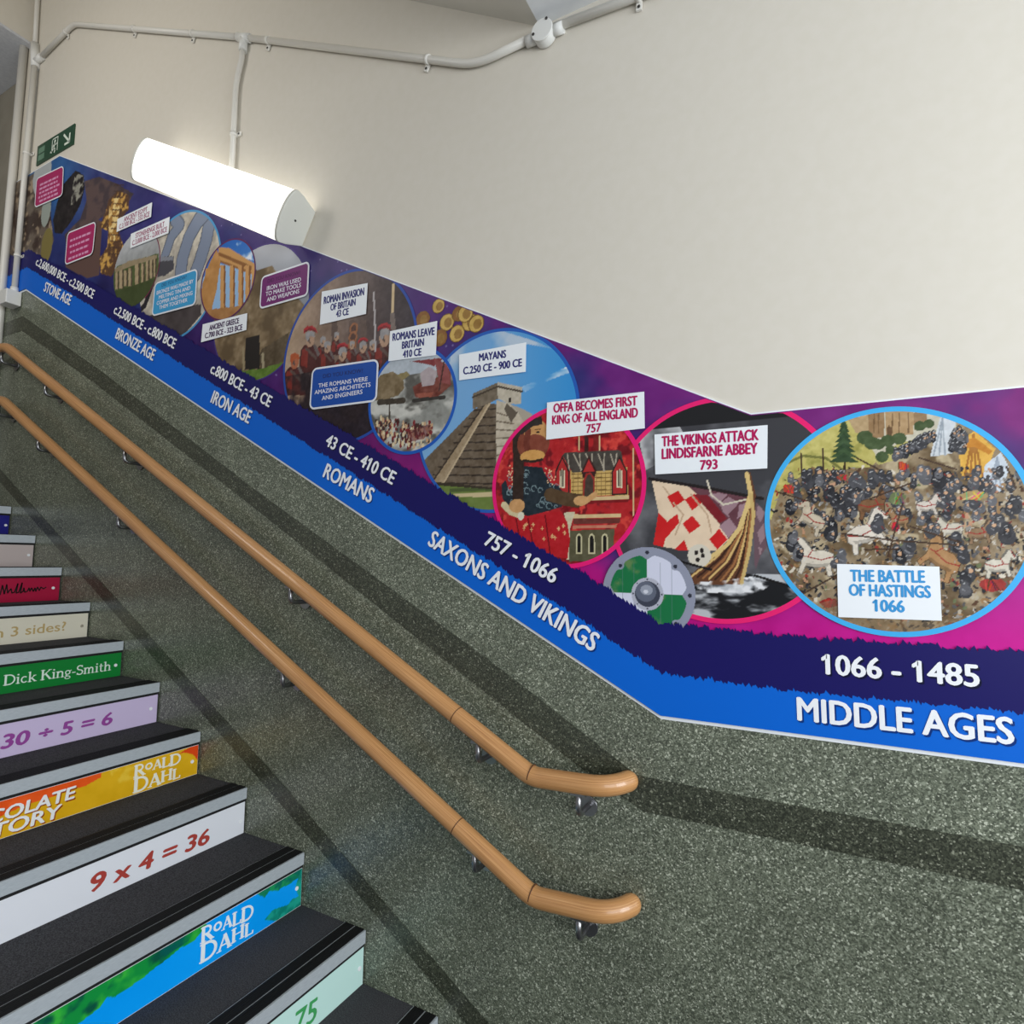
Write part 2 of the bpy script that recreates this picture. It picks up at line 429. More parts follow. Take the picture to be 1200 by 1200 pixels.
# ceilings: level over the lower landing, raking soffit, bulkhead and tiled ceiling of the upper corridor
b = MB(); b.box(-0.74, 2.4, -3.2, 0.0, 3.285, 3.40, M['ceiling']); struct(b.build('ceiling'))
b = MB(); b.prism([(-0.74, 0, 3.285), (-4.06, 0, 5.40), (-4.06, 0, 5.52), (-0.74, 0, 3.40)], (0, -3.2, 0), M['soffit']); struct(b.build('ceiling_soffit'))
b = MB(); b.box(-4.19, -4.06, -3.2, 0.0, 4.645, 5.5, M['plaster']); struct(b.build('wall_bulkhead'))
b = MB(); b.box(-7.0, -4.062, -3.2, 0.0895, 4.63, 4.645, M['tile'])
for x in (-4.75, -5.35, -5.95): b.box(x - .012, x + .012, -3.2, 0.09, 4.627, 4.63, M['tile_grid'])
for y in (-0.45, -1.05, -1.65, -2.25): b.box(-7.0, -4.062, y - .012, y + .012, 4.627, 4.63, M['tile_grid'])
struct(b.build('ceiling_tiled'))
b = MB(); b.box(-7.0, -4.185, 0.09, 0.2, 1.7, 4.7, M['far_wall']); struct(b.build('wall_corridor'))
b = MB(); b.box(-7.1, -7.0, -3.2, 0.2, 1.7, 4.7, M['far_wall']); struct(b.build('wall_left'))

# ================================================================== stair nosings
NOSE_SAY = ['aluminium nosing of the lowest step in view, in front of the mint riser panel',
 'aluminium nosing above the mint panel with the green 75',
 'aluminium nosing above the blue panel with green foliage',
 'aluminium nosing above the white panel reading 9 x 4 = 36',
 'aluminium nosing above the orange and yellow riser panel',
 'aluminium nosing above the lilac panel reading 30 ÷ 5 = 6',
 'aluminium nosing above the green panel with white serif lettering',
 'aluminium nosing above the cream panel with gold question',
 'aluminium nosing above the crimson panel with black signature',
 'aluminium nosing above the blank pinkish grey panel',
 'aluminium nosing at the upper landing edge above dark blue panel']
for k, (x, z) in enumerate(NOSE):
    y1 = -0.005
    t = empty('stair_nosing', (x, y1, z), NOSE_SAY[k], 'stair nosing', 'aluminium stair nosings')
    b = MB(); b.prism([(x, y1, z + .001), (x, y1, z - .037), (x - .004, y1, z - .037), (x - .004, y1, z - .003), (x - .088, y1, z - .003), (x - .088, y1, z + .001)], (0, YW - y1, 0), M['alu'])
    b.build('metal_angle', t)
    for (a, c) in ((x - .084, x - .047), (x - .042, x - .006)):
        b = MB(); b.box(a, c, YW + .001, y1 - .001, z + .0008, z + .0028, M['black'])
        for q in range(1, 5):
            xx = a + (c - a) * q / 5; b.box(xx - .0012, xx + .0012, YW + .001, y1 - .001, z + .0028, z + .0038, M['black'])
        b.build('grip_insert', t)
    b = MB(); b.box(x - .0062, x - .0042, YW + .001, y1 - .0004, z - .0475, z - .0372, M['gap']); b.build('gap_shade_strip', t)  # black strip standing in for the shade inside the open gap

# ================================================================== printed riser panels
RP = []
def riser(k, name_label, base, paint=None, right=None):
    """panel under nosing k (1 = lowest whole riser); returns (empty, plane origin x)"""
    x, z = NOSE[k]; zb_ = NOSE[k - 1][1] + 0.0005; ztp = z - .0475
    t = empty('riser_panel', (x - .004, -0.008, zb_), name_label, 'riser panel', 'printed riser panels')
    b = MB(); b.box(x - .006, x - .0035, YW + .003, -0.0085, zb_, ztp, ink(base, .35) if not paint else M['edge_white'])
    b.build('board', t)
    return t, x - .0033, zb_, ztp
def screw_cap(t, x, y, z, m=None):
    b = MB(); b.cyl((x - .001, y, z), (x + .0025, y, z), .0065, m or M['screw'], 14); b.build('screw_cap', t)
DY = (0, 1, 0); UZ = (0, 0, 1)
def rtext(mb, body, p0, p1, x, cap, m, off=0.0, shear=0.0):
    u = Vector((0, p1[0] - p0[0], p1[1] - p0[1]))
    text_on(mb, body, (x, p0[0], p0[1]), u, (0, 0, 1), u.length, cap, m, off, shear)
def rserif(mb, body, p0, p1, x, cap, m, **k):
    u = Vector((0, p1[0] - p0[0], p1[1] - p0[1]))
    serif_on(mb, body, (x, p0[0], p0[1]), u, (0, 0, 1), u.length, cap, m, **k)

class Art:
    """a printed picture: fine grid whose vertices carry the ink colours. a = horizontal, c = vertical coordinate in metres"""
    def __init__(s, a0, a1, c0, c1, step, bg):
        s.na = max(2, int(round((a1 - a0) / step)) + 1); s.nc = max(2, int(round((c1 - c0) / step)) + 1)
        s.a, s.c = np.meshgrid(np.linspace(a0, a1, s.na), np.linspace(c0, c1, s.nc))
        s.rgb = np.empty(s.a.shape + (3,)); s.rgb[:] = bg
        s.R = np.random.RandomState(5)
    def mask_poly(s, pts):
        m = np.zeros(s.a.shape, bool)
        xs = [p[0] for p in pts]; ys = [p[1] for p in pts]
        sel = (s.a >= min(xs)) & (s.a <= max(xs)) & (s.c >= min(ys)) & (s.c <= max(ys))
        A = s.a[sel]; Cc = s.c[sel]; r = np.zeros(A.shape, bool); n = len(pts)
        for i in range(n):
            x1, y1 = pts[i]; x2, y2 = pts[(i + 1) % n]
            if y1 == y2: continue
            c = ((y1 > Cc) != (y2 > Cc)) & (A < (x2 - x1) * (Cc - y1) / (y2 - y1) + x1); r ^= c
        m[sel] = r
        return m
    def put(s, m, col, al=1.0):
        s.rgb[m] = s.rgb[m] * (1 - al) + np.array(col, float) * al
    def poly(s, pts, col, al=1.0): s.put(s.mask_poly(pts), col, al)
    def ell(s, p, ra, rc, col, al=1.0, ang=0.0):
        ca, sa = math.cos(math.radians(ang)), math.sin(math.radians(ang))
        da = s.a - p[0]; dc = s.c - p[1]
        s.put((((da * ca + dc * sa) / ra) ** 2 + ((-da * sa + dc * ca) / rc) ** 2) <= 1, col, al)
    def line(s, pts, w, col, al=1.0):
        m = np.zeros(s.a.shape, bool)
        for (x1, y1), (x2, y2) in zip(pts[:-1], pts[1:]):
            dx, dy = x2 - x1, y2 - y1; L = dx * dx + dy * dy + 1e-12
            t = np.clip(((s.a - x1) * dx + (s.c - y1) * dy) / L, 0, 1)
            m |= ((s.a - x1 - t * dx) ** 2 + (s.c - y1 - t * dy) ** 2) <= (w / 2) ** 2
        s.put(m, col, al)
    def fbm(s, size, oct=4, seed=1, stretch=1.0):
        out = np.zeros(s.a.shape); amp = 1.0; tot = 0
        R = np.random.RandomState(seed)
        for o in range(oct):
            T = R.rand(64, 64); u = s.a / size * (2 ** o) * 1.0 / stretch + 31.7; v = s.c / size * (2 ** o) + 17.3
            iu = np.floor(u).astype(int); iv = np.floor(v).astype(int); fu = u - iu; fv = v - iv
            fu = fu * fu * (3 - 2 * fu); fv = fv * fv * (3 - 2 * fv)
            g = lambda p, q: T[p % 64, q % 64]
            out += amp * ((g(iu, iv) * (1 - fu) + g(iu + 1, iv) * fu) * (1 - fv) + (g(iu, iv + 1) * (1 - fu) + g(iu + 1, iv + 1) * fu) * fv)
            tot += amp; amp *= 0.5
        return out / tot
    def noise(s, m, size, amp, seed=1, oct=4, stretch=1.0):
        n = (s.fbm(size, oct, seed, stretch) - 0.5) * 2 * amp
        s.rgb[m] = np.clip(s.rgb[m] + n[m][:, None], 0, 255)
    def mixn(s, m, size, col, lo, hi, seed=1, oct=4, stretch=1.0):
        t = np.clip((s.fbm(size, oct, seed, stretch) - lo) / (hi - lo), 0, 1)[..., None]
        n = s.rgb * (1 - t) + np.array(col, float) * t
        s.rgb[m] = n[m]
    def grad(s, m, axis, stops):
        v = (s.a if axis == 'a' else s.c)[m]; ps = [q[0] for q in stops]
        s.rgb[m] = np.stack([np.interp(v, ps, [q[1][j] for q in stops]) for j in range(3)], -1)
    def all(s): return np.ones(s.a.shape, bool)
    def build(s, name, parent, place, keep=None, tops=None):
        """place(a, c) -> world xyz arrays; keep: mask of vertices; tops: arrays (lo, hi) that c is clamped to"""
        c = s.c.copy(); k = np.ones(s.a.shape, bool) if keep is None else keep
        if tops is not None:
            k = k & (c <= tops[1] + 0.004) & (c >= tops[0] - 0.004); c = np.clip(c, tops[0], tops[1])
        q = k[:-1, :-1] & k[1:, :-1] & k[:-1, 1:] & k[1:, 1:]
        idx = np.arange(s.a.size).reshape(s.a.shape)
        F = np.stack([idx[:-1, :-1][q], idx[:-1, 1:][q], idx[1:, 1:][q], idx[1:, :-1][q]], -1)
        used = np.unique(F); re = np.full(s.a.size, -1); re[used] = np.arange(len(used)); F = re[F]
        x, y, z = place(s.a.ravel()[used], c.ravel()[used])
        org = world_loc(parent)
        co = np.stack([x - org.x, y - org.y, z - org.z], -1).astype(np.float32)
        me = bpy.data.meshes.new(name); me.vertices.add(len(used)); me.vertices.foreach_set('co', co.ravel())
        me.loops.add(F.size); me.loops.foreach_set('vertex_index', F.ravel().astype(np.int32))
        me.polygons.add(len(F)); me.polygons.foreach_set('loop_start', np.arange(0, F.size, 4, dtype=np.int32))
        me.polygons.foreach_set('loop_total', np.full(len(F), 4, dtype=np.int32))
        me.update(calc_edges=True); me.validate()
        ca = me.color_attributes.new('print', 'FLOAT_COLOR', 'POINT')
        v = np.clip(s.rgb.reshape(-1, 3)[used], 0, 255) / 255.0
        v = np.where(v <= 0.04045, v / 12.92, ((v + 0.055) / 1.055) ** 2.4)
        ca.data.foreach_set('color', np.concatenate([v, np.ones((len(v), 1))], 1).astype(np.float32).ravel())
        me.materials.append(M['print'])
        o = bpy.data.objects.new(name, me); COL.objects.link(o); o.parent = parent
        return o
def on_x(x): return lambda a, c: (np.full(a.shape, x), a, c)

# mint panel with "75"
t, px, zb_, zt_ = riser(1, 'mint riser panel, lowest in view, with green 75', (196, 230, 222))
b = MB(); rtext(b, '75', (-0.2785, 0.3422), (-0.197, 0.3353), px, .058, ink((66, 160, 92)), .03, .1); b.build('lettering', t)
screw_cap(t, px, *(-0.0262, 0.3726))

# blue panel with painted green foliage
t, px, zb_, zt_ = riser(2, 'blue riser panel with green foliage and white hand-drawn serif lettering', (0, 140, 225), paint=True)
A = Art(-1.655, -0.009, zb_ + .001, zt_ - .001, .003, (6, 160, 250))
A.noise(A.all(), .2, 10, 3)
gl = A.mask_poly([(-1.66, zb_), (-1.66, zt_ + .01)] + [(-0.4773, 0.6158), (-0.3667, 0.6314), (-0.3588, 0.5881), (-0.3939, 0.5673), (-0.4387, 0.5689), (-0.4715, 0.5606), (-0.5124, 0.5557), (-0.534, 0.5492), (-0.5722, 0.5468), (-0.5928, 0.5469), (-0.6047, 0.5441), (-0.6213, 0.5561), (-0.636, 0.5414), (-0.6841, 0.5332)])
A.put(gl, (18, 142, 62)); A.mixn(gl, .05, (56, 180, 62), .4, .62, 4); A.mixn(gl, .035, (8, 84, 64), .55, .75, 9)
gl2 = A.mask_poly([(-0.4895, 0.6266), (-0.4025, 0.6263), (-0.3561, 0.6309), (-0.3797, 0.5873), (-0.4292, 0.5727), (-0.4629, 0.5733), (-0.4946, 0.5605)])
A.mixn(gl2, .03, (6, 92, 84), .3, .6, 8)
gr = A.mask_poly([(-0.1928, 0.5992), (0.0123, 0.612), (0.0144, 0.572), (-0.0406, 0.5689), (-0.0723, 0.5671), (-0.0932, 0.5713), (-0.1066, 0.5669), (-0.1407, 0.5827), (-0.1595, 0.5708), (-0.173, 0.5823)])
A.put(gr, (10, 110, 92)); A.mixn(gr, .03, (30, 150, 90), .45, .6, 5)
gr = A.mask_poly([(-0.0027, 0.6128), (-0.0357, 0.5449), (-0.0193, 0.5101), (-0.0482, 0.5129), (-0.0618, 0.5033), (-0.1239, 0.5176), (-0.1557, 0.5024), (-0.0872, 0.4628), (0.0294, 0.4317)])
A.put(gr, (12, 128, 112)); A.mixn(gr, .03, (30, 160, 140), .45, .6, 6)
A.build('printed_picture', t, on_x(px))
b = MB()
rserif(b, 'RoALD', (-0.3755, 0.548), (-0.1998, 0.5308), px + .0006, .042, ink((232, 240, 244)), lift=[0, .35, .18, .1, .05], sizes=[1, .85, .8, .9, 1], weight=1.3)
rserif(b, 'DAHL', (-0.3754, 0.4948), (-0.1985, 0.4814), px + .0006, .043, ink((232, 240, 244)), lift=[0, .05, .18, .1], sizes=[1.15, 1, .9, .85], weight=1.3)
b.build('lettering', t)
screw_cap(t, px, *(-0.03, 0.5396))

# white sum panel
t, px, zb_, zt_ = riser(3, 'white riser panel reading 9 x 4 = 36 in brick red', (226, 228, 234))
b = MB()
u0, u1 = (-0.5194, 0.6738), (-0.1442, 0.6651)
rtext(b, '9 x 4 = 36', u0, u1, px, .047, ink((172, 66, 58)), .065, .12); b.build('lettering', t)
screw_cap(t, px, *(-0.025, 0.6903))

# orange and yellow picture panel
t, px, zb_, zt_ = riser(4, 'orange and yellow riser panel with white title lettering', (228, 180, 30), paint=True)
A = Art(-1.655, -0.009, zb_ + .001, zt_ - .001, .003, (222, 172, 24))
A.noise(A.all(), .06, 14, 3)
og = A.mask_poly([(-1.66, zt_ + .01)] + [(-0.6363, 0.9202), (-0.3555, 0.9174), (-0.3595, 0.8964), (-0.4054, 0.8833), (-0.4357, 0.8848), (-0.5026, 0.8804), (-0.5482, 0.8804), (-0.5914, 0.8753), (-0.6328, 0.8679)] + [(-1.66, zt_ - .06)])
A.put(og, (232, 86, 26)); A.noise(og, .05, 16, 6)
rr = A.mask_poly([(-0.0923, 0.8984), (-0.0654, 0.8973), (-0.0301, 0.8814), (-0.0073, 0.8526), (0.0204, 0.8675), (0.0026, 0.9242)])
A.put(rr, (226, 74, 24))
A.mixn(A.mask_poly([(-0.3335, 0.9109), (-0.1826, 0.9081), (-0.1921, 0.863), (-0.2687, 0.857), (-0.308, 0.8551)]), .02, (236, 196, 60), .4, .7, 8)
A.build('printed_picture', t, on_x(px))
b = MB()
for body, q0, q1, cp in (('CHOCOLATE', (-0.8038, 0.852), (-0.4325, 0.856), .037), ('FACTORY', (-0.7768, 0.8121), (-0.4697, 0.8103), .038)):
    rtext(b, body, q0, (q1[0] + .004, q1[1] - .005), px + .0004, cp, ink((150, 70, 20)), .06, .1)
    rtext(b, body, q0, q1, px + .0008, cp, ink((238, 238, 236)), .05, .1)
rserif(b, 'RoALD', (-0.2502, 0.862), (-0.0784, 0.8608), px + .0006, .040, ink((240, 238, 220)), lift=[0, .35, .18, .1, .05], sizes=[1, .85, .8, .9, 1], weight=1.3)
rserif(b, 'DAHL', (-0.2498, 0.8088), (-0.0784, 0.8056), px + .0006, .043, ink((240, 238, 220)), lift=[0, .05, .18, .1], sizes=[1.15, 1, .9, .85], weight=1.3)
b.build('lettering', t)
screw_cap(t, px, *(-0.032, 0.8548))

# lilac sum panel
t, px, zb_, zt_ = riser(5, 'lilac riser panel reading 30 ÷ 5 = 6 in purple', (206, 190, 222))
b = MB(); rtext(b, '30 ÷ 5 = 6', (-0.533, 0.9902), (-0.1799, 0.9929), px, .044, ink((150, 72, 152)), .065, .12); b.build('lettering', t)
screw_cap(t, px, *(-0.0351, 1.019))

# green author panel
t, px, zb_, zt_ = riser(6, 'bright green riser panel with white serif author name', (20, 126, 52))
b = MB(); rserif(b, 'Dick King-Smith', (-0.4264, 1.1498), (-0.0498, 1.1494), px, .038, ink((222, 238, 224))); b.build('lettering', t)
screw_cap(t, px, *(-0.0308, 1.1672))

# cream question panel
t, px, zb_, zt_ = riser(7, 'cream riser panel with pale gold question about sides', (222, 216, 196))
b = MB(); rtext(b, 'n 3 sides?', (-0.3519, 1.296), (-0.0962, 1.3038), px, .039, ink((190, 164, 108)), .02); b.build('lettering', t)
screw_cap(t, px, *(-0.0316, 1.3172), M['line'])

# crimson panel with signature
t, px, zb_, zt_ = riser(8, 'crimson riser panel with black handwritten signature', (168, 22, 60))
b = MB()
S_ = [(-0.2406, 1.4575), (-0.234, 1.4993), (-0.2251, 1.4606), (-0.2185, 1.5026), (-0.2127, 1.4639), (-0.2071, 1.4753), (-0.2012, 1.4828), (-0.1966, 1.4633), (-0.1872, 1.4668), (-0.1768, 1.5053), (-0.1804, 1.4626), (-0.1709, 1.4661), (-0.1606, 1.5088), (-0.1641, 1.4619), (-0.1547, 1.4693), (-0.1524, 1.485), (-0.1478, 1.4651), (-0.138, 1.4687), (-0.1324, 1.4843), (-0.128, 1.4683), (-0.1223, 1.4839), (-0.1144, 1.4677), (-0.1087, 1.4834), (-0.1042, 1.4673), (-0.0987, 1.4871), (-0.0907, 1.4708), (-0.0849, 1.4866), (-0.0739, 1.4782), (-0.064, 1.4859)]
for p, q in zip(S_[:-1], S_[1:]):
    for quad in ribbon2([p, q], .0055): b.poly([(px, y, z) for y, z in quad], ink((26, 12, 16)))
b.build('signature', t)
screw_cap(t, px, *(-0.0347, 1.4809))

t, px, zb_, zt_ = riser(9, 'blank pinkish grey riser panel', (196, 182, 178)); screw_cap(t, px, *(-0.0273, 1.6366))
t, px, zb_, zt_ = riser(10, 'blank dark blue riser panel below the upper landing', (26, 24, 120)); screw_cap(t, px, *(-0.0218, 1.7929))

# ================================================================== handrails
RR = 0.0255; RY = -0.075
def bend(p, q, r, d, n=6):
    """rounded corner at q"""
    p, q, r = Vector(p), Vector(q), Vector(r)
    a = q + (p - q).normalized() * d; c = q + (r - q).normalized() * d
    return [a.lerp(q, t).lerp(q.lerp(c, t), t) for t in (i / n for i in range(n + 1))]
def handrail(pts, joints, brackets, label):
    t = empty('handrail', (pts[1][0], 0, pts[1][2]), label, 'handrail', 'wooden handrails on the dado')
    P = [pts[0]] + bend(*pts[0:3], .05) + bend(*pts[1:4], .028) + bend(*pts[2:5], .06) + [pts[4]]
    b = MB(); b.tube(P, RR, M['wood'], 24, round_ends=(False, True)); b.build('rail', t)
    for x in joints:
        for (A_, B_) in zip(pts[:-1], pts[1:]):
            if A_[0] <= x <= B_[0]:
                p = Vector(A_).lerp(Vector(B_), (x - A_[0]) / (B_[0] - A_[0])); d = (Vector(B_) - Vector(A_)).normalized()
                if (p - Vector(pts[2])).length < .03: d = ((Vector(pts[2]) - Vector(pts[1])).normalized() + (Vector(pts[3]) - Vector(pts[2])).normalized()).normalized(); p = Vector(pts[2]) + Vector((0, 0, .006))
                b = MB(); b.cyl(p - d * .0012, p + d * .0012, RR + .0006, M['joint'], 24); b.build('joint_line', t); break
    for x in brackets:
        for (A_, B_) in zip(pts[:-1], pts[1:]):
            if A_[0] <= x <= B_[0]:
                p = Vector(A_).lerp(Vector(B_), (x - A_[0]) / (B_[0] - A_[0])); break
        zb2 = p.z - .078
        b = MB()
        path = [(x, RY, p.z - RR * .9)] + bend((x, RY, p.z), (x, RY, zb2), (x, 0, zb2), .02) + [(x, -.003, zb2)]
        b.tube(path, .0078, M['steel'], 12)
        br = b.build('bracket', t)
        b = MB(); b.cyl((x, -.009, zb2), (x, -.003, zb2), .026, M['steel'], 24); b.build('wall_rose', br)
        b = MB(); b.box(x - .02, x + .02, RY - .008, RY + .008, p.z - RR - .004 , p.z - RR + .004, M['steel']); b.build('saddle_plate', br)
    return t
handrail([(-4.3, RY, 2.752), (-3.871, RY, 2.752), (-0.707, RY, 1.073), (-0.492, RY, 1.083), (-0.462, -.018, 1.088)],
         (-0.946, -0.707), (-3.92, -3.42, -2.69, -1.635, -0.873, -0.574), 'upper wooden handrail, longer reach below the dark terrazzo border')
handrail([(-4.3, RY, 2.461), (-3.871, RY, 2.461), (-0.700, RY, 0.772), (-0.486, RY, 0.786), (-0.456, -.018, 0.791)],
         (-0.936, -0.70), (-3.90, -3.45, -2.705, -1.655, -0.878, -0.572), 'lower wooden handrail, nearer the steps and riser panels')

# ================================================================== wall lamp
ax = Vector((-0.876, 0, 0.482)); pr = Vector((0.482, 0, 0.876))
c0 = Vector((-1.700, 0, 2.880))      # right end of the fitting on the wall
profile = [(-.066, -.004), (.066, -.004), (.090, -.07), (.096, -.098)] + [(.096 * math.cos(a), -.098 - .030 * math.sin(a)) for a in [math.pi * i / 12 for i in range(1, 12)]] + [(-.096, -.098), (-.090, -.07)]
def section(s, k=1.0): return [c0 + ax * s + pr * (p * k) + Vector((0, y * (1 if k == 1 else 1.02), 0)) for p, y in profile]
lamp = empty('wall_lamp', c0, 'lit white half-round wall lamp fixed along the slope above the timeline banner', 'wall lamp')
b = MB(); b.prism(section(.016), ax * 1.088, M['diffuser']); b.build('opal_diffuser', lamp)
for s in (0.0, 1.104):
    b = MB(); b.prism(section(s, 1.02), ax * .016, M['cap']); b.build('end_cap', lamp, bevel=.003)
b = MB(); q = c0 + pr * -.0 + Vector((0, -.07, 0)); b.cyl(q, q - ax * .002, .004, M['dark'], 10); b.build('end_screw', lamp)

# ================================================================== conduits
def conduit(path, r, label, clips=(), group='white surface conduits', name='conduit'):
    p0 = path[0]
    t = empty(name, p0, label, 'conduit', group)
    b = MB(); b.tube(path, r, M['white_gloss'], 14); b.build('pipe', t)
    P = [Vector(p) for p in path]
    for f_, side in clips:
        L = [(P[i + 1] - P[i]).length for i in range(len(P) - 1)]; d = f_ * sum(L)
        for i, l in enumerate(L):
            if d <= l or i == len(L) - 1: break
            d -= l
        c = P[i].lerp(P[i + 1], d / L[i]); dr = (P[i + 1] - P[i]).normalized()
        n = dr.cross(Vector((0, 1, 0))).normalized() * side
        b = MB()
        b.tube([c - dr * .007, c + dr * .007], r + .003, M['clip'], 14)
        e = c + n * (r + .022); e.y = -.003; g = c + n * (r * .4); g.y = -.003
        b.prism([g - dr * .008, g + dr * .008, e + dr * .008, e - dr * .008], (0, -.006, 0), M['clip'])
        s = b.build('saddle_clip', t)
        h = c + n * (r + .013); b = MB(); b.cyl((h.x, -.0095, h.z), (h.x, -.011, h.z), .0045, M['dark'], 8); b.build('clip_screw', s)
    return t
CY = -.016
conduit([(-0.70, CY, 3.245), (-0.39, CY, 3.222), (1.5, CY, 3.222)], .0125, 'white conduit running level to the right of the round junction box', [(.125, -1)])
conduit([(-2.10, CY, 3.822)] + bend((-2.10, CY, 3.822), (-0.965, CY, 3.237), (-0.76, CY, 3.242), .07) + [(-0.76, CY, 3.242)], .0125,
        'white conduit sloping from the tee above the lamp to the round junction box', [(.10, -1), (.72, -1)])
conduit([(-3.89, CY, 4.487)] + bend((-3.89, CY, 4.487), (-3.567, CY, 4.537), (-2.14, CY, 3.842), .05) + [(-2.14, CY, 3.842)], .0125,
        'white conduit sloping from the corner tee to the tee above the lamp', [(.13, -1), (.52, -1), (.80, -1)])
conduit([(-2.127, CY, 3.80), (-2.13, CY, 3.74)] + bend((-2.13, CY, 3.74), (-2.16, CY, 3.64), (-2.157, CY, 3.4), .06) + [(-2.155, CY, 3.17)], .0115, 'short white conduit dropping from the tee to the lit wall lamp', [(.62, 1)])
conduit([(-3.957, -.0245, 4.44), (-3.972, -.0245, 3.125)], .014, 'thin white vertical conduit from the corner tee to the socket box', [(.40, 1), (.86, 1)])
conduit([(-4.115, -.022, 4.628), (-4.135, -.022, 1.90)], .0205, 'thick white vertical pipe at the corner, left of the socket box', (), name='wall_pipe')
o = tag((lambda b: (b.tube([(-4.03, CY, 5.2), (-3.995, CY, 4.61)], .012, M['white_gloss'], 12), b.build('conduit', origin=(-3.995, CY, 4.61)))[1])(MB()), 'white conduit rising from the corner tee to the soffit', 'conduit', 'white surface conduits')

# round junction box with two lugs
jx, jz = (-0.7158, 3.2326)
t = empty('junction_box', (jx, 0, jz), 'round white junction box with screwed lid on the upper conduit run', 'junction box')
b = MB(); b.cyl((jx, -.003, jz), (jx, -.034, jz), .033, M['white_plastic'], 28); b.build('box_body', t, bevel=.003)
b = MB(); b.cyl((jx, -.0345, jz), (jx, -.040, jz), .035, M['white_plastic'], 28); ld = b.build('lid', t, bevel=.002)
for dx, dz in ((-.027, -.006), (.016, .027)):
    b = MB(); b.cyl((jx + dx, -.0395, jz + dz), (jx + dx, -.042, jz + dz), .0045, M['dark'], 10); b.build('lid_screw', ld)
for dx, nm in ((-.045, 'spout'), (.045, 'spout')):
    b = MB(); b.cyl((jx + dx * .6, CY, jz + .001), (jx + dx * 1.35, CY, jz + (.004 if dx < 0 else 0)), .0165, M['white_plastic'], 16); b.build(nm, t)
t = empty('conduit_tee', (-2.122, 0, 3.832), 'small white conduit tee above the wall lamp', 'conduit tee')
b = MB(); d = Vector((.876, 0, -.43)) * .045; c = Vector((-2.122, CY, 3.832)); b.tube([c - d, c + d], .0175, M['white_plastic'], 14); b.build('sleeve', t)
b = MB(); b.cyl(c, c + Vector((-.004, 0, -.06)), .017, M['white_plastic'], 14); b.build('branch', t)
t = empty('conduit_tee', (-3.96, 0, 4.51), 'white conduit tee in the corner at the tiled ceiling', 'conduit tee')
b = MB(); c = Vector((-3.965, CY, 4.51)); b.tube([c + Vector((-.03, 0, .09)), c + Vector((.002, 0, -.07))], .022, M['white_plastic'], 14); b.build('sleeve', t)
b = MB(); b.cyl(c + Vector((0, 0, -.03)), c + Vector((.07, 0, -.025)), .018, M['white_plastic'], 14); b.build('branch', t)

t = empty('socket_box', (-3.975, 0, 3.06), 'small white socket box at the foot of the thin vertical conduit', 'socket box')
b = MB(); b.box(-4.02, -3.93, -.075, -.004, 3.015, 3.095, M['white_plastic']); b.build('box_body', t, bevel=.004)
b = MB(); b.cyl((-3.972, -.0245, 3.09), (-3.971, -.0245, 3.125), .019, M['white_plastic'], 14); b.build('gland', t)

# ================================================================== fire exit sign
t = empty('exit_sign', (-3.69, 0, 3.884), 'dark green fire exit sign with running figure and arrow above the banner', 'exit sign')
b = MB(); b.box(-3.886, -3.495, -.006, 0, 3.826, 3.942, M['sign_green']); b.build('plate', t)
sy = -.0066
b = MB()     # figure running through a doorway
def sp(pts): b.poly([(x, sy, z) for x, z in pts], M['sign_white'])
sp([(-3.722, 3.846), (-3.716, 3.846), (-3.716, 3.928), (-3.722, 3.928)]); sp([(-3.722, 3.922), (-3.664, 3.922), (-3.664, 3.928), (-3.722, 3.928)])
sp([(-3.664, 3.846), (-3.658, 3.846), (-3.658, 3.928), (-3.664, 3.928)])
sp([(-3.690 + .009 * math.cos(a), 3.908 + .009 * math.sin(a)) for a in [2 * math.pi * i / 12 for i in range(12)]])
for seg, w_ in (([(-3.694, 3.896), (-3.700, 3.872)], .015), ([(-3.700, 3.872), (-3.684, 3.860), (-3.690, 3.842)], .010), ([(-3.702, 3.872), (-3.716, 3.856), (-3.732, 3.854)], .010),
                ([(-3.692, 3.894), (-3.676, 3.884), (-3.666, 3.890)], .007), ([(-3.697, 3.894), (-3.712, 3.884), (-3.708, 3.872)], .007)):
    for quad in ribbon2(seg, w_): sp(quad)
b.build('running_figure', t)
b = MB()
for quad in ribbon2([(-3.598, 3.912), (-3.540, 3.858)], .013) + ribbon2([(-3.583, 3.852), (-3.536, 3.852)], .013) + ribbon2([(-3.536, 3.90), (-3.536, 3.852)], .013): sp(quad)
b.build('arrow', t)
b = MB()
for (x0, x1, z0, z1) in ((-3.868, -3.80, 3.888, 3.922), (-3.868, -3.80, 3.846, 3.880)): b.poly([(x0, sy, z0), (x1, sy, z0), (x1, sy, z1), (x0, sy, z1)], M['sign_pale'])
b.build('text_block', t)

# ================================================================== the timeline banner
banner = empty('timeline_banner', (-1.5, 0, zbot(-1.5)), 'long purple and blue history timeline banner following the stair slope', 'banner')
def LY(k): return -(0.0045 + 0.0003 * k)          # printed layers lie one film above the other
def on_wall(k): return lambda a, c: (a, np.full(a.shape, LY(k)), c)
LF = lambda tab, a: np.interp(a, [p[0] for p in tab], [p[1] for p in tab])
b = MB()
xs_ = [-4.2, -3.884, -0.381, 1.1]; xt_ = [1.1, -0.156, -3.632, -4.2]
b.prism([(x, -.004, zbot(x) - .009) for x in xs_] + [(x, -.004, ztop(x) + .004) for x in xt_], (0, .004, 0), M['edge_white']); b.build('backing_board', banner)

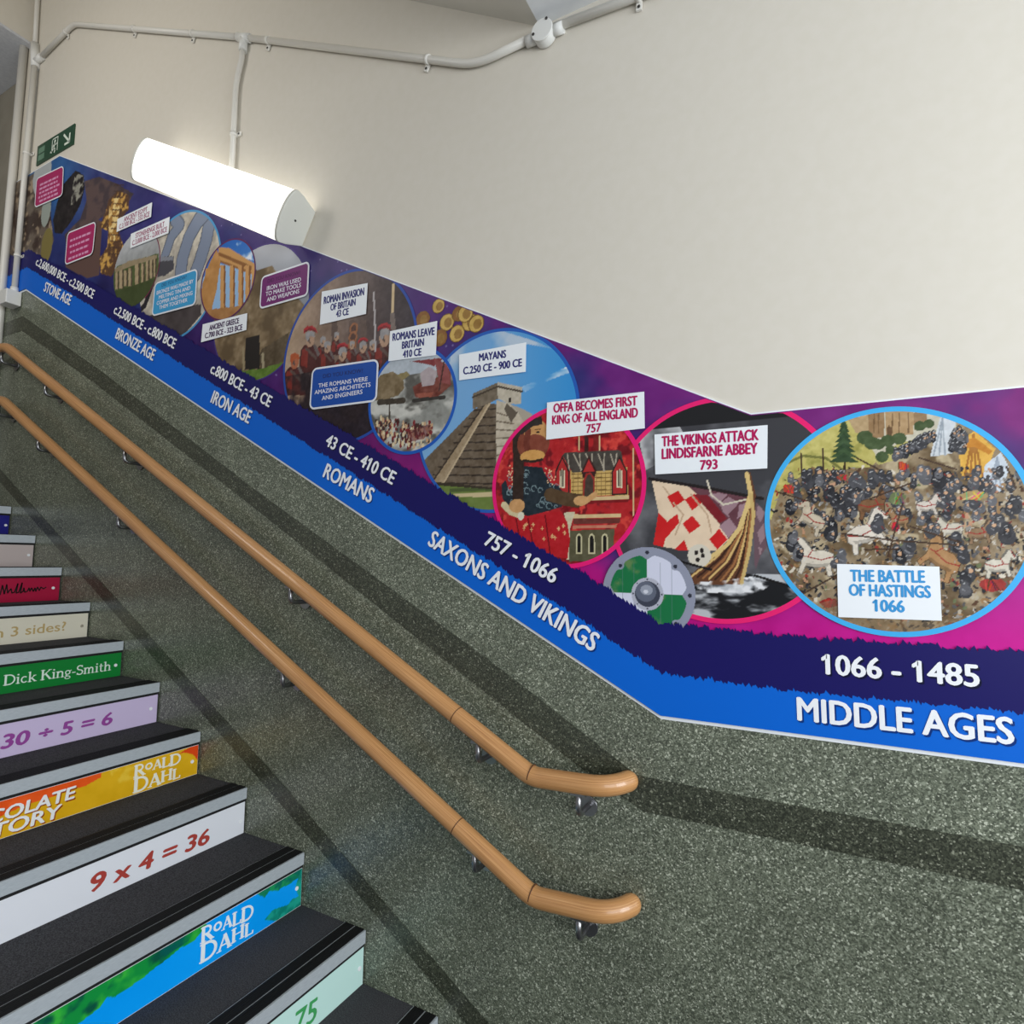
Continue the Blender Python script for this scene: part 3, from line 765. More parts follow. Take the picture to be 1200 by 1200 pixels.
# --- background print
A = Art(-4.2, 1.1, 0, 1, .005, (60, 40, 110))
nc = 150; A.nc = nc
A.a, tt = np.meshgrid(np.linspace(-4.2, 1.1, A.na), np.linspace(0, 1, nc)); zb0, zt0 = LF(BANNER_BOTTOM, A.a), LF(BANNER_TOP, A.a)
A.c = zb0 + tt * (zt0 - zb0); A.rgb = np.zeros(A.a.shape + (3,))
gx = [-4.2, -3.6, -3.25, -2.7, -2.0, -1.4, -0.8, -0.2, 0.5]
gc = [(44, 84, 120), (44, 92, 150), (56, 64, 118), (56, 50, 112), (60, 44, 108), (60, 38, 108), (96, 36, 116), (112, 36, 116), (124, 42, 116)]
for j in range(3): A.rgb[..., j] = np.interp(A.a, gx, [q[j] for q in gc])
lowc = np.stack([np.interp(A.a, [-4.2, -3, -1.9, -1.3, -.6, .3], [q[j] for q in ((24, 28, 80), (26, 20, 76), (66, 18, 98), (118, 22, 104), (176, 14, 120), (206, 20, 146))]) for j in range(3)], -1)
w_ = np.clip((0.72 - tt) / 0.45, 0, 1)[..., None]
A.rgb = A.rgb * (1 - w_) + lowc * w_
A.mixn(A.all(), .22, (38, 48, 108), .52, .8, 3); A.noise(A.all(), .05, 10, 4)
# stars
for i in range(150):
    x = A.R.uniform(-2.4, -0.9); z = A.R.uniform(zbot(x) + .3, ztop(x)); A.ell((x, z), .003, .003, (150, 140, 190), .7)
# first age: chipped stones on a riverbank, hide, hand axe and a gilded figure
A.poly(ZWW(0, 180, 5.4545, "100,190 170,160 240,120 300,100 340,140 330,400 350,560 300,660 200,640 100,660 50,640 90,300"), (104, 92, 80)); 
m_ = A.mask_poly(ZWW(0, 180, 5.4545, "100,190 170,160 240,120 300,100 340,140 330,400 350,560 300,660 200,640 100,660 50,640 90,300")); A.mixn(m_, .06, (58, 42, 34), .4, .6, 12); A.mixn(m_, .03, (150, 132, 110), .58, .7, 13)
A.ell(ZW(0, 180, 5.4545, 275, 140), .10, .12, (168, 172, 174))
A.ell(ZW(0, 180, 5.4545, 300, 370), .05, .09, (150, 158, 150)); A.ell(ZW(0, 180, 5.4545, 305, 590), .06, .10, (124, 112, 62))
m_ = A.mask_poly(ZWW(0, 180, 5.4545, "545,180 640,150 760,200 860,260 820,330 640,420 620,480 560,560 430,600 420,520 520,420 560,300")); A.put(m_, (92, 74, 72)); A.mixn(m_, .05, (70, 58, 62), .4, .6, 5)
m_ = A.mask_poly(ZWW(0, 180, 5.4545, "490,110 540,140 548,220 520,330 460,440 400,515 355,510 345,430 370,320 410,200")); A.put(m_, (34, 28, 28))
A.mixn(A.mask_poly(ZWW(0, 180, 5.4545, "490,120 540,150 545,230 500,330 460,330 470,220")), .03, (146, 144, 132), .42, .55, 7)
A.noise(m_, .02, 22, 8)
m_ = A.mask_poly(ZWW(0, 180, 5.4545, "420,720 640,430 660,440 650,600 640,780 560,800 450,740")); A.put(m_, (96, 72, 66))
m_ = A.mask_poly(ZWW(0, 180, 5.4545, "700,300 760,240 830,270 830,360 780,420 770,520 800,600 760,700 720,790 650,770 640,680 690,600 700,500 640,470 680,380")); A.put(m_, (92, 64, 44)); A.mixn(m_, .02, (206, 160, 82), .5, .66, 15)
A.poly(ZWW(0, 180, 5.4545, "735,290 780,280 775,340 760,420 755,560 715,580 700,470 705,360"), (168, 122, 60)); A.mixn(A.mask_poly(ZWW(0, 180, 5.4545, "735,290 780,280 775,340 760,420 755,560 715,580 700,470 705,360")), .02, (236, 206, 140), .5, .62, 4)
for i in range(13):
    A.line([(-3.07, 3.50 - .032 * i), (-2.985, 3.475 - .032 * i)], .006, (70, 48, 40), .8)
# gilt coins near the top edge
COINS = ZWP(400, 300, 3, "290,225,24 345,178,20 375,235,27 415,205,22 455,235,22 410,275,25 350,290,22 440,205,18 478,240,22")
# a picture just beginning at the right-hand end
m_ = (A.a - .66) ** 2 + (A.c - 1.765) ** 2
A.put(m_ < .30 ** 2, (92, 180, 232)); A.put(m_ < .288 ** 2, (62, 58, 62)); A.mixn(m_ < .288 ** 2, .05, (110, 96, 90), .5, .65, 3)
A.build('background_print', banner, on_wall(0))

AB = A
A = Art(-1.36, -0.84, 2.28, 2.60, .0024, (60, 38, 108))
for i, (cx, cz) in enumerate(COINS):
    r = .030 if i not in (1, 3) else .026
    A.ell((cx, cz), r, r, (120, 88, 40)); A.ell((cx, cz), r * .86, r * .86, (198, 164, 88) if i % 3 else (136, 92, 48)); A.ell((cx + .004, cz - .002), r * .5, r * .55, (150, 114, 58))
A.noise(A.all(), .012, 16, 6)
kp = np.zeros(A.a.shape, bool)
for i, (cx, cz) in enumerate(COINS): kp |= (A.a - cx) ** 2 + (A.c - cz) ** 2 < (.030 if i not in (1, 3) else .026) ** 2
A.build('printed_coins', banner, on_wall(4), kp, (LF(BANNER_BOTTOM, A.a), LF(BANNER_TOP, A.a) - .003))

# --- roundels
def roundel(k, cx, cz, r, rw_, col, paint, step, name='picture_roundel', label=None, bg=(120, 110, 100), ring_clip=None):
    A = Art(cx - r, cx + r, cz - r, cz + r, step, bg); paint(A)
    ri = r - rw_ * .4
    keep = (A.a - cx) ** 2 + (A.c - cz) ** 2 <= ri ** 2
    tops = (LF(BANNER_BOTTOM, A.a) + .10, LF(BANNER_TOP, A.a) - .003)
    o = A.build(name, banner, on_wall(k), keep, tops)
    if label: o['label'] = label
    if col:
        b = MB(); n = 128
        for i in range(n):
            q = []
            for (rad, an) in ((r - rw_, i), (r, i), (r, i + 1), (r - rw_, i + 1)):
                x = cx + rad * math.cos(2 * math.pi * an / n); z = cz + rad * math.sin(2 * math.pi * an / n)
                q.append((x, z))
            if min(z - ztop(x) for x, z in q) > 0 or max(z - zbot(x) for x, z in q) < .10: continue
            if ring_clip and not ring_clip(*q[0]): continue
            b.poly([(x, LY(k) - .00015, max(min(z, ztop(x) - .003), zbot(x) + .10)) for x, z in q], ink(col))
        b.build('ring', o)
    return o

def p_bronze(A):
    A.mixn(A.all(), .06, (206, 198, 182), .4, .6, 2); A.noise(A.all(), .03, 14, 3)
    for pts, w in ((ZL(160, 230, 5.4545, "250,150 285,190 230,260 190,380"), .055), (ZL(160, 230, 5.4545, "470,90 400,160 340,270 300,400 290,480"), .075), (ZL(160, 230, 5.4545, "465,210 450,290 410,420 380,500"), .075)):
        A.line(pts, w + .012, (92, 98, 112)); A.line(pts, w, (126, 136, 156))
    A.poly(ZL(160, 230, 5.4545, "150,390 245,385 245,470 190,510 140,520"), (74, 72, 78)); A.poly(ZL(160, 230, 5.4545, "150,390 240,388 240,412 150,420"), (132, 134, 142))
    A.line(ZL(160, 230, 5.4545, "20,740 60,700 110,560"), .03, (40, 36, 40)); 
    m = A.mask_poly(ZL(160, 230, 5.4545, "60,770 200,740 420,690 420,760 300,900 200,860")); A.put(m, (74, 66, 66)); A.noise(m, .05, 18, 4)
roundel(1, -2.5, 2.877, .293, .010, (74, 146, 196), p_bronze, .005, bg=(168, 160, 148), ring_clip=lambda x, z: x > -2.62)

def p_iron(A):
    A.grad(A.all(), 'c', [(2.6, (140, 144, 152)), (2.9, (176, 178, 184))]); A.noise(A.all(), .1, 8, 3)
    m = A.mask_poly(ZL(200, 260, 4, "150,480 380,330 400,230 480,210 620,380 640,400 600,520 530,640 560,720 300,760 200,640")); A.put(m, (130, 110, 82)); A.noise(m, .02, 30, 4, 3); A.mixn(m, .08, (96, 78, 54), .5, .7, 6)
    m = A.mask_poly(ZL(200, 260, 4, "430,600 560,520 540,640 520,700 430,720 420,640")); A.put(m, (88, 74, 54)); A.noise(m, .02, 26, 5)
    A.poly(ZL(200, 260, 4, "358,545 422,532 424,690 352,696"), (34, 28, 24)); A.line(ZL(200, 260, 4, "436,625 440,690"), .014, (160, 148, 120)); A.line(ZL(200, 260, 4, "345,590 348,690"), .012, (150, 134, 104))
    m = A.mask_poly(ZL(200, 260, 4, "340,700 430,690 530,660 520,730 430,760 340,750")); A.put(m, (92, 120, 44)); A.noise(m, .015, 22, 9)
roundel(2, -1.958, 2.605, .279, .006, (70, 52, 120), p_iron, .0045)

def p_stone(A):
    A.grad(A.all(), 'c', [(2.9, (120, 122, 118)), (3.15, (186, 188, 192))])
    m = A.mask_poly(ZL(0, 180, 5.4545, "700,800 760,720 1020,640 1040,1000 700,1000")); A.put(m, (84, 96, 56)); A.noise(m, .04, 12, 3)
    for x0, y0, x1, y1 in ((745, 760, 765, 870), (770, 745, 795, 865), (800, 750, 822, 850), (828, 735, 850, 850), (870, 700, 898, 840), (910, 705, 930, 830), (940, 680, 960, 815), (965, 670, 985, 800), (990, 665, 1005, 790)):
        A.poly(ZB(0, 180, 5.4545, x0, y0, x1, y1), (170, 150, 118))
        A.poly(ZB(0, 180, 5.4545, x1 - 6, y0, x1 + 3, y1), (84, 72, 56))
    A.poly(ZL(0, 180, 5.4545, "740,740 830,690 1010,650 1010,672 850,720 745,765"), (150, 134, 106)); A.noise(A.all(), .02, 14, 8)
    m = A.mask_poly(ZL(0, 180, 5.4545, "720,890 1000,800 1000,1000 720,1000")); A.put(m, (66, 76, 42)); A.noise(m, .03, 10, 3)
roundel(3, -2.83, 2.986, .188, .005, (120, 34, 74), p_stone, .004, ring_clip=lambda x, z: x > -2.75)

def p_greece(A):
    A.grad(A.all(), 'c', [(2.65, (120, 170, 220)), (2.95, (30, 96, 180))])
    m = A.mask_poly(ZL(160, 230, 5.4545, "640,300 720,290 770,380 780,420 690,400")); A.mixn(m, .05, (226, 232, 240), .4, .6, 4)
    A.poly(ZL(160, 230, 5.4545, "530,330 600,335 780,450 790,520 530,430 450,470 440,560 420,760 760,760 780,500 700,480"), (196, 146, 88))
    A.poly(ZL(160, 230, 5.4545, "400,560 520,430 790,490 790,800 400,800"), (150, 186, 222))
    A.poly(ZL(160, 230, 5.4545, "535,330 600,335 790,452 790,520 600,440 520,425"), (200, 150, 90)); A.line(ZL(160, 230, 5.4545, "535,372 790,482"), .014, (140, 92, 48)); A.line(ZL(160, 230, 5.4545, "530,415 790,512"), .010, (150, 100, 54))
    m = A.mask_poly(ZL(160, 230, 5.4545, "520,340 545,420 520,600 480,760 400,760 430,560 470,440")); A.put(m, (186, 134, 76)); A.noise(m, .03, 18, 3)
    for x in (560, 620, 675, 720, 760):
        A.poly(ZB(160, 230, 5.4545, x - 17, 445, x + 14, 740), (202, 150, 92)); A.poly(ZB(160, 230, 5.4545, x + 6, 445, x + 17, 740), (136, 88, 46))
    m = A.mask_poly(ZL(160, 230, 5.4545, "400,735 800,690 800,860 400,860")); A.put(m, (168, 120, 72)); A.noise(m, .03, 20, 5)
roundel(4, -2.161, 2.784, .173, .007, (88, 32, 84), p_greece, .004)

def p_invasion(A):
    A.grad(A.all(), 'a', [(-1.80, (176, 150, 124)), (-1.55, (128, 106, 92)), (-1.35, (72, 58, 58)), (-1.2, (54, 46, 52))]); A.noise(A.all(), .08, 20, 3)
    m = A.c < 2.33; A.mixn(m, .06, (44, 30, 34), .35, .6, 5)
    m = A.c < 2.20; A.put(m, (38, 28, 36)); A.noise(m, .05, 12, 6)
    Z = lambda s: ZL(330, 300, 5, s)
    for x in (300, 400, 470): A.poly(ZB(330, 300, 5, x, 380, x + 34, 560), (92, 74, 66))
    for x, y in ((430, 430), (425, 480), (420, 530)): A.ell(ZW(330, 300, 5, x, y), .02, .022, (150, 96, 62)); A.ell(ZW(330, 300, 5, x, y), .012, .014, (84, 56, 46))
    def soldier(x, y, k, crest, face=(176, 142, 118), steel=(150, 146, 146)):
        P = lambda dx, dy: ZWv(330, 300, 5, x + dx * k, y + dy * k)
        A.poly([P(-60, 190), P(-52, 70), P(-30, 40), P(26, 40), P(50, 80), P(58, 190)], (74, 32, 30)); A.poly([P(-50, 150), P(-44, 66), P(-10, 48), P(-16, 160)], (126, 44, 36))
        A.line([P(-20, 60), P(30, 110)], .010 * k, (92, 72, 66)); A.line([P(24, 46), P(44, 90)], .012 * k, (104, 92, 90))
        A.ell(P(0, 8), .020 * k, .028 * k, face); A.poly([P(-26, 6), P(-22, -26), P(0, -38), P(22, -26), P(26, 0), P(0, -6), P(-14, 22)], steel)
        A.poly([P(-14, 22), P(-4, 2), P(2, 34)], (90, 76, 70))
        if crest: A.poly([P(-36, -18), P(-34, -44), P(-16, -60), P(10, -62), P(32, -48), P(38, -22), P(20, -36), P(-14, -36)], (168, 40, 46)); A.line([P(-30, -30), P(0, -46), P(30, -32)], .006 * k, (116, 22, 32))
    for a_ in ((250, 500, .7, 0), (330, 470, .6, 0), (420, 520, .6, 0), (540, 520, .7, 0), (485, 530, .8, 1), (365, 570, .95, 1), (276, 530, .8, 0), (175, 480, 1.1, 1), (612, 470, 1.2, 1)): soldier(*a_)
    soldier(85, 610, 1.1, 0, (170, 100, 70), (172, 84, 46)); m = A.c < ZW(330, 300, 5, 400, 640)[1]; A.mixn(m, .05, (40, 28, 32), .38, .62, 5)
    A.line(Z("662,175 655,350"), .012, (206, 180, 140)); A.line(Z("545,220 552,330 556,560"), .008, (176, 168, 168)); A.line(Z("655,350 662,430"), .02, (120, 106, 100))
    A.noise(A.all(), .012, 14, 9)
roundel(5, -1.488, 2.355, .316, .010, (38, 74, 158), p_invasion, .0038)

def p_mayan(A):
    Z = lambda s: ZL(480, 380, 5, s)
    A.grad(A.all(), 'a', [(-1.2, (126, 172, 212)), (-.9, (112, 164, 212)), (-.62, (56, 142, 206))]); 
    m = A.mask_poly(Z("250,160 500,30 700,90 860,150 700,120 560,170 300,300 230,520 200,560")); A.mixn(m, .14, (182, 198, 214), .35, .6, 3)
    m = A.mask_poly(Z("660,370 760,330 930,250 960,280 800,340 680,400")); A.mixn(m, .05, (224, 230, 236), .35, .55, 4, 4, 2.5)
    m = A.mask_poly(Z("100,940 560,955 560,1120 100,1120")); A.put(m, (104, 122, 60)); A.noise(m, .03, 18, 5)
    A.poly(Z("240,965 520,955 520,975 240,985"), (78, 92, 52)); A.poly(Z("260,995 520,985 520,1008 330,1015 280,1010"), (200, 182, 140))
    # left (shaded in the print) face, light right face, side stairway
    m = A.mask_poly(Z("385,500 470,465 515,470 515,970 150,935 90,800 250,640")); A.put(m, (104, 90, 74))
    for i in range(10):
        yy = 500 + i * 47; A.line([ZWv(480, 380, 5, 385 - i * 30, yy + 8), ZWv(480, 380, 5, 515, yy - 4 + i * 2)], .005, (58, 48, 40))
    A.noise(m, .012, 22, 6)
    m2 = A.mask_poly(Z("513,445 590,470 660,495 720,530 690,620 560,760 540,960 513,965")); A.put(m2, (190, 178, 158))
    for i in range(9): A.line([ZWv(480, 380, 5, 513, 520 + i * 50), ZWv(480, 380, 5, 600 + i * 14, 545 + i * 40)], .0045, (120, 108, 92))
    A.noise(m2, .014, 26, 7)
    A.poly(Z("590,470 660,495 725,530 680,580 640,520"), (168, 158, 142)); A.poly(Z("575,465 640,520 600,580 560,500"), (96, 86, 74))
    m3 = A.mask_poly(Z("440,480 478,462 205,932 140,925")); A.put(m3, (158, 138, 110)); A.noise(m3, .01, 22, 8)
    A.line(Z("440,480 140,925"), .006, (66, 54, 44)); A.line(Z("478,462 205,932"), .006, (190, 170, 140))
    m4 = A.mask_poly(Z("378,408 520,345 526,348 524,440 470,468 376,500")); A.put(m4, (116, 104, 88)); A.noise(m4, .012, 20, 3)
    m5 = A.mask_poly(Z("522,342 665,372 662,400 658,470 590,470 522,440")); A.put(m5, (188, 178, 160)); A.noise(m5, .012, 22, 4)
    A.line(Z("376,430 522,368 665,398"), .006, (70, 60, 50)); A.poly(ZB(480, 380, 5, 585, 435, 600, 462), (44, 36, 32))
    A.poly(Z("165,925 515,960 515,972 165,945"), (60, 52, 40))
roundel(5.5, -0.882, 2.064, .282, .010, (40, 92, 178), p_mayan, .0028)

def p_leave(A):
    Z = lambda s: ZL(330, 300, 5, s)
    A.put(A.all(), (140, 140, 134)); A.mixn(A.all(), .05, (196, 194, 186), .48, .64, 3, 4, 1.6); A.mixn(A.all(), .04, (92, 90, 84), .55, .7, 4, 4, 1.6)
    m = A.c > ZW(330, 300, 5, 800, 690)[1]; A.put(m, (176, 184, 192)); A.noise(m, .06, 12, 2)
    m = A.mask_poly(Z("590,700 660,680 720,720 725,780 690,820 600,850 540,850 560,740")); A.put(m, (126, 108, 80)); A.noise(m, .02, 30, 5); A.poly(Z("680,700 740,680 760,700 720,730"), (138, 124, 84))
    A.line(Z("580,860 720,850"), .02, (64, 56, 46)); A.line(Z("640,860 640,1000"), .006, (70, 60, 50))
    m = A.mask_poly(Z("775,770 830,740 960,700 1000,640 1000,760 920,830 850,840 790,830")); A.put(m, (116, 62, 52)); A.noise(m, .015, 26, 6)
    A.poly(Z("790,810 900,800 880,835 830,845"), (150, 84, 68)); A.poly(Z("820,690 870,650 920,680 900,760 830,770"), (172, 158, 160)); A.poly(Z("760,620 960,600 900,650 870,640"), (128, 54, 56)); A.poly(Z("900,600 980,640 1000,760 930,740"), (138, 74, 72)); A.line(Z("960,620 930,790"), .006, (70, 44, 40))
    A.line(Z("780,850 960,830"), .012, (54, 50, 46))
    R = A.R
    for i in range(260):
        u = R.rand(); v = R.rand(); x = 560 + u * 330; y = 985 + abs(u - .5) * -20 + v * (60 + 110 * (1 - u)); 
        if i % 2: y = 940 + u * 60 + v * 150
        p = ZWv(330, 300, 5, x, y); A.ell(p, R.uniform(.003, .006), R.uniform(.005, .010), [(122, 40, 44), (84, 30, 34), (196, 160, 124), (66, 44, 40), (214, 196, 160)][R.randint(5)])
    A.poly(Z("740,1030 880,985 880,1020 840,1075 760,1090"), (104, 44, 46), .55); A.noise(A.all(), .012, 14, 8)
roundel(7, -1.194, 2.162, .181, .011, (30, 88, 178), p_leave, .0026)

def p_viking(A):
    Z = lambda s: ZL(680, 440, 4.2857, s)
    A.put(A.all(), (62, 62, 66)); A.mixn(A.all(), .10, (104, 104, 108), .45, .66, 3, 5); A.mixn(A.mask_poly(Z("300,330 360,230 470,200 520,290 430,420 330,480")), .08, (186, 186, 188), .4, .62, 4)
    m = A.c > ZW(680, 440, 4.2857, 600, 250)[1]; A.mixn(m & (A.a > -.40), .2, (34, 34, 36), .2, .45, 5)
    m = A.mask_poly(Z("480,990 1100,1000 1100,1250 480,1250")); A.put(m, (26, 27, 30)); A.mixn(m, .028, (184, 186, 190), .48, .62, 6, 5, 2.6)
    A.poly(Z("885,640 940,700 940,860 905,910 880,980 870,760"), (104, 80, 88)); 
    for q in ("895,650 930,690 905,740 885,700", "890,790 925,740 940,800 905,850", "895,860 915,870 905,910"): A.poly(Z(q), (146, 120, 126))
    # chequered sail
    sail = A.mask_poly(Z("362,525 545,560 700,590 860,620 850,720 742,830 690,880 545,880 420,862 370,850 396,690")); A.put(sail, (224, 200, 172))
    for q in ("440,610 495,580 528,625 470,665", "528,625 575,595 612,640 565,680", "515,745 565,705 608,755 550,795", "650,825 700,770 742,825 690,875", "396,690 440,735 490,695 500,740 430,822 420,862 370,850", "475,876 525,825 545,880"): A.poly(Z(q), (198, 34, 36))
    A.poly(Z("545,556 862,618 850,735 750,830 700,745 640,650 590,600"), (100, 62, 70))
    for q in ("640,600 700,590 740,600 700,645", "705,645 745,690 750,715 720,690", "745,700 700,650 745,610 800,640", "700,760 750,715 790,770 745,815", "800,650 850,640 845,690 790,720"): A.poly(Z(q), (154, 124, 132))
    A.poly(Z("575,600 640,600 740,720 700,745"), (120, 32, 40))
    for q in ("470,640 520,700 480,800", "560,600 640,700 660,790", "420,560 450,600"): A.line(Z(q), .004, (190, 160, 132))
    A.line(Z("350,520 600,560 915,620"), .008, (36, 30, 30)); A.line(Z("640,530 660,600 720,650 830,625"), .004, (210, 200, 180)); A.noise(sail, .03, 10, 4)
    # clinker hull and tall prow
    hull = A.mask_poly(Z("545,1010 600,965 650,920 740,850 800,770 835,680 852,600 832,490 856,488 882,600 880,720 860,860 815,1050 560,1050")); A.put(hull, (98, 62, 42))
    for i in range(9):
        t_ = i / 8.0; A.line([ZWv(680, 440, 4.2857, 560 + 240 * t_, 1010 + 30 * t_), ZWv(680, 440, 4.2857, 690 + 135 * t_, 910 + 60 * t_), ZWv(680, 440, 4.2857, 800 + 45 * t_, 770 + 40 * t_), ZWv(680, 440, 4.2857, 850 + 18 * t_, 600 + 30 * t_)], .005, (206, 172, 110) if i % 3 == 0 else ((58, 34, 26) if i % 3 == 1 else (150, 100, 62)))
    A.line(Z("650,920 740,850 800,770 840,660 858,600 838,495"), .010, (212, 184, 122)); A.line(Z("858,600 872,700 850,880 812,1045"), .008, (196, 168, 108))
    A.ell(ZW(680, 440, 4.2857, 600, 905), .028, .028, (208, 200, 184)); 
    for x, y in ((585, 890), (617, 905), (592, 925), (612, 880)): A.ell(ZWv(680, 440, 4.2857, x, y), .005, .006, (40, 34, 32))
    A.line(Z("510,935 600,960 660,975"), .006, (24, 22, 22)); A.line(Z("880,1005 1060,1060"), .006, (24, 22, 22))
    m = A.mask_poly(Z("560,1040 720,1030 860,1010 960,1050 900,1090 620,1090")); A.mixn(m, .025, (226, 226, 228), .42, .58, 8)
roundel(6, -0.234, 1.776, .281, .012, (232, 34, 112), p_viking, .0022)

def p_offa(A):
    Z = lambda s: ZL(560, 440, 5, s)
    A.put(A.all(), (172, 36, 40)); A.mixn(A.all(), .025, (112, 20, 28), .52, .66, 3); A.mixn(A.all(), .02, (206, 66, 58), .58, .7, 4)
    A.line(Z("915,430 915,820"), .004, (206, 176, 130)); A.line(Z("700,360 700,440"), .02, (120, 30, 30)); A.line(Z("600,360 600,440"), .004, (214, 186, 140)); A.line(Z("718,360 718,440"), .004, (214, 186, 140)); A.line(Z("640,370 640,440"), .012, (60, 30, 28))
    # church with yellow stone walls
    A.poly(Z("548,560 880,540 885,705 550,705"), (198, 164, 98))
    for i in range(6): A.line([ZWv(560, 440, 5, 555, 580 + i * 24), ZWv(560, 440, 5, 880, 572 + i * 24)], .0025, (110, 82, 44))
    for i in range(12):
        A.line([ZWv(560, 440, 5, 565 + i * 27, 570), ZWv(560, 440, 5, 565 + i * 27, 704)], .002, (124, 94, 52), .7)
    A.poly(Z("500,470 515,455 830,440 845,450 865,555 560,572"), (72, 66, 60))
    for i in range(9): A.line([ZWv(560, 440, 5, 530 + i * 36, 462), ZWv(560, 440, 5, 560 + i * 33 + (22 if i % 2 else -18), 560)], .0035, (168, 158, 140))
    for x, w_ in ((500, 42), (835, 46)):
        A.poly([ZWv(560, 440, 5, x, 470), ZWv(560, 440, 5, x + w_, 560), ZWv(560, 440, 5, x + w_, 700), ZWv(560, 440, 5, x - w_, 705), ZWv(560, 440, 5, x - w_, 565)], (44, 34, 32))
        A.poly([ZWv(560, 440, 5, x, 490), ZWv(560, 440, 5, x + w_ - 8, 565), ZWv(560, 440, 5, x + w_ - 8, 690), ZWv(560, 440, 5, x - w_ + 8, 695), ZWv(560, 440, 5, x - w_ + 8, 570)], (170, 44, 44))
        A.poly(ZB(560, 440, 5, x - 16, 560, x + 16, 660), (220, 206, 176)); A.poly(ZB(560, 440, 5, x - 9, 555, x + 9, 652), (40, 28, 28)); A.line([ZWv(560, 440, 5, x, 550), ZWv(560, 440, 5, x, 655)], .002, (220, 206, 176))
    A.poly(Z("655,470 700,560 690,600 620,600 612,565"), (60, 34, 32)); A.poly(Z("655,495 690,565 622,568"), (176, 48, 46))
    A.poly(Z("620,720 620,620 640,575 665,570 688,600 692,718"), (150, 44, 40)); A.poly(Z("630,720 632,620 648,585 664,580 680,612 682,716"), (70, 58, 50))
    for q in ("540,715 890,705 890,725 540,738", "560,815 845,812 845,832 560,838"): A.poly(Z(q), (206, 178, 132))
    A.poly(Z("540,740 890,728 885,745 540,758"), (120, 26, 30)); A.poly(Z("565,840 840,836 835,868 565,872"), (104, 52, 46)); A.poly(Z("560,880 820,874 815,892 560,900"), (190, 120, 96))
    A.poly(Z("545,910 805,900 800,1000 740,1090 540,1090"), (88, 84, 62)); 
    for x in (598, 672, 748):
        A.ell(ZWv(560, 440, 5, x, 955), .0088, .013, (196, 188, 150)); A.poly(ZB(560, 440, 5, x - 19, 955, x + 19, 1045), (196, 188, 150)); A.ell(ZWv(560, 440, 5, x, 957), .0052, .009, (26, 24, 22)); A.poly(ZB(560, 440, 5, x - 11, 957, x + 11, 1036), (26, 24, 22))
    A.poly(Z("510,805 575,800 545,900 540,1080 525,1080 530,900"), (200, 190, 160))
    # seated figure in a dark robe
    A.poly(Z("150,850 280,815 400,800 495,800 530,860 545,960 530,1075 420,1050 250,960 165,890"), (178, 30, 38))
    for q in ("300,840 330,1000", "400,820 430,1050", "230,840 250,950"): A.line(Z(q), .004, (110, 16, 26))
    for i in range(26):
        x = A.R.uniform(180, 520); y = A.R.uniform(845, 1040)
        if y < 850 + (x - 160) * .55: A.line([ZWv(560, 440, 5, x - 8, y), ZWv(560, 440, 5, x + 8, y)], .0025, (220, 170, 120)); A.line([ZWv(560, 440, 5, x, y - 11), ZWv(560, 440, 5, x, y + 11)], .0025, (220, 170, 120))
    A.poly(Z("145,640 250,530 380,540 470,640 510,690 500,770 400,800 300,825 200,800 150,720"), (34, 44, 52)); A.poly(Z("165,600 230,510 235,600 190,680"), (168, 36, 42)); A.poly(Z("380,500 440,560 480,650 430,630 390,560"), (176, 36, 42))
    for i in range(34):
        x = A.R.uniform(180, 480); y = A.R.uniform(570, 780); p = ZWv(560, 440, 5, x, y); r = A.R.uniform(.004, .010)
        A.line([(p[0] + r * math.cos(a_), p[1] + r * math.sin(a_)) for a_ in (0, 1, 2, 3, 4, 5)], .0022, (126, 146, 150), .9)
    for i in range(16):
        A.ell(ZWv(560, 440, 5, A.R.uniform(390, 460), A.R.uniform(540, 640)), .0022, .0022, (230, 190, 150)); A.ell(ZWv(560, 440, 5, A.R.uniform(180, 225), A.R.uniform(530, 640)), .0022, .0022, (230, 190, 150))
    A.line(Z("240,340 245,560 240,780"), .036, (52, 38, 32)); A.line(Z("160,760 200,800 260,820"), .02, (206, 190, 150))
    A.line(Z("430,700 520,725 590,735"), .038, (84, 64, 44)); A.line(Z("590,735 640,735 690,700"), .016, (196, 150, 100)); A.ell(ZW(560, 440, 5, 610, 735), .022, .014, (200, 154, 104)); A.ell(ZW(560, 440, 5, 235, 765), .026, .020, (198, 150, 100)); A.ell(ZW(560, 440, 5, 258, 825), .010, .012, (216, 210, 190))
    A.ell(ZW(560, 440, 5, 330, 400), .052, .050, (122, 62, 46)); A.ell(ZW(560, 440, 5, 345, 345), .038, .044, (196, 146, 92)); A.poly(Z("385,340 395,365 375,372"), (196, 146, 92)); A.ell(ZW(560, 440, 5, 335, 415), .044, .034, (128, 66, 50)); A.line(Z("300,330 290,400 300,450"), .02, (110, 54, 42))
    A.ell(ZWv(560, 440, 5, 358, 335), .006, .003, (40, 30, 28)); A.line(Z("342,320 372,318"), .003, (70, 40, 30))
    A.poly(Z("240,330 290,270 380,240 385,290 330,300 262,350"), (48, 40, 38)); A.ell(ZW(560, 440, 5, 325, 475), .040, .018, (204, 152, 86)); A.line(Z("275,500 325,508 380,495"), .008, (50, 36, 30))
    A.noise(A.all(), .010, 12, 6)
roundel(8, -0.647, 1.854, .233, .012, (232, 28, 116), p_offa, .0020)

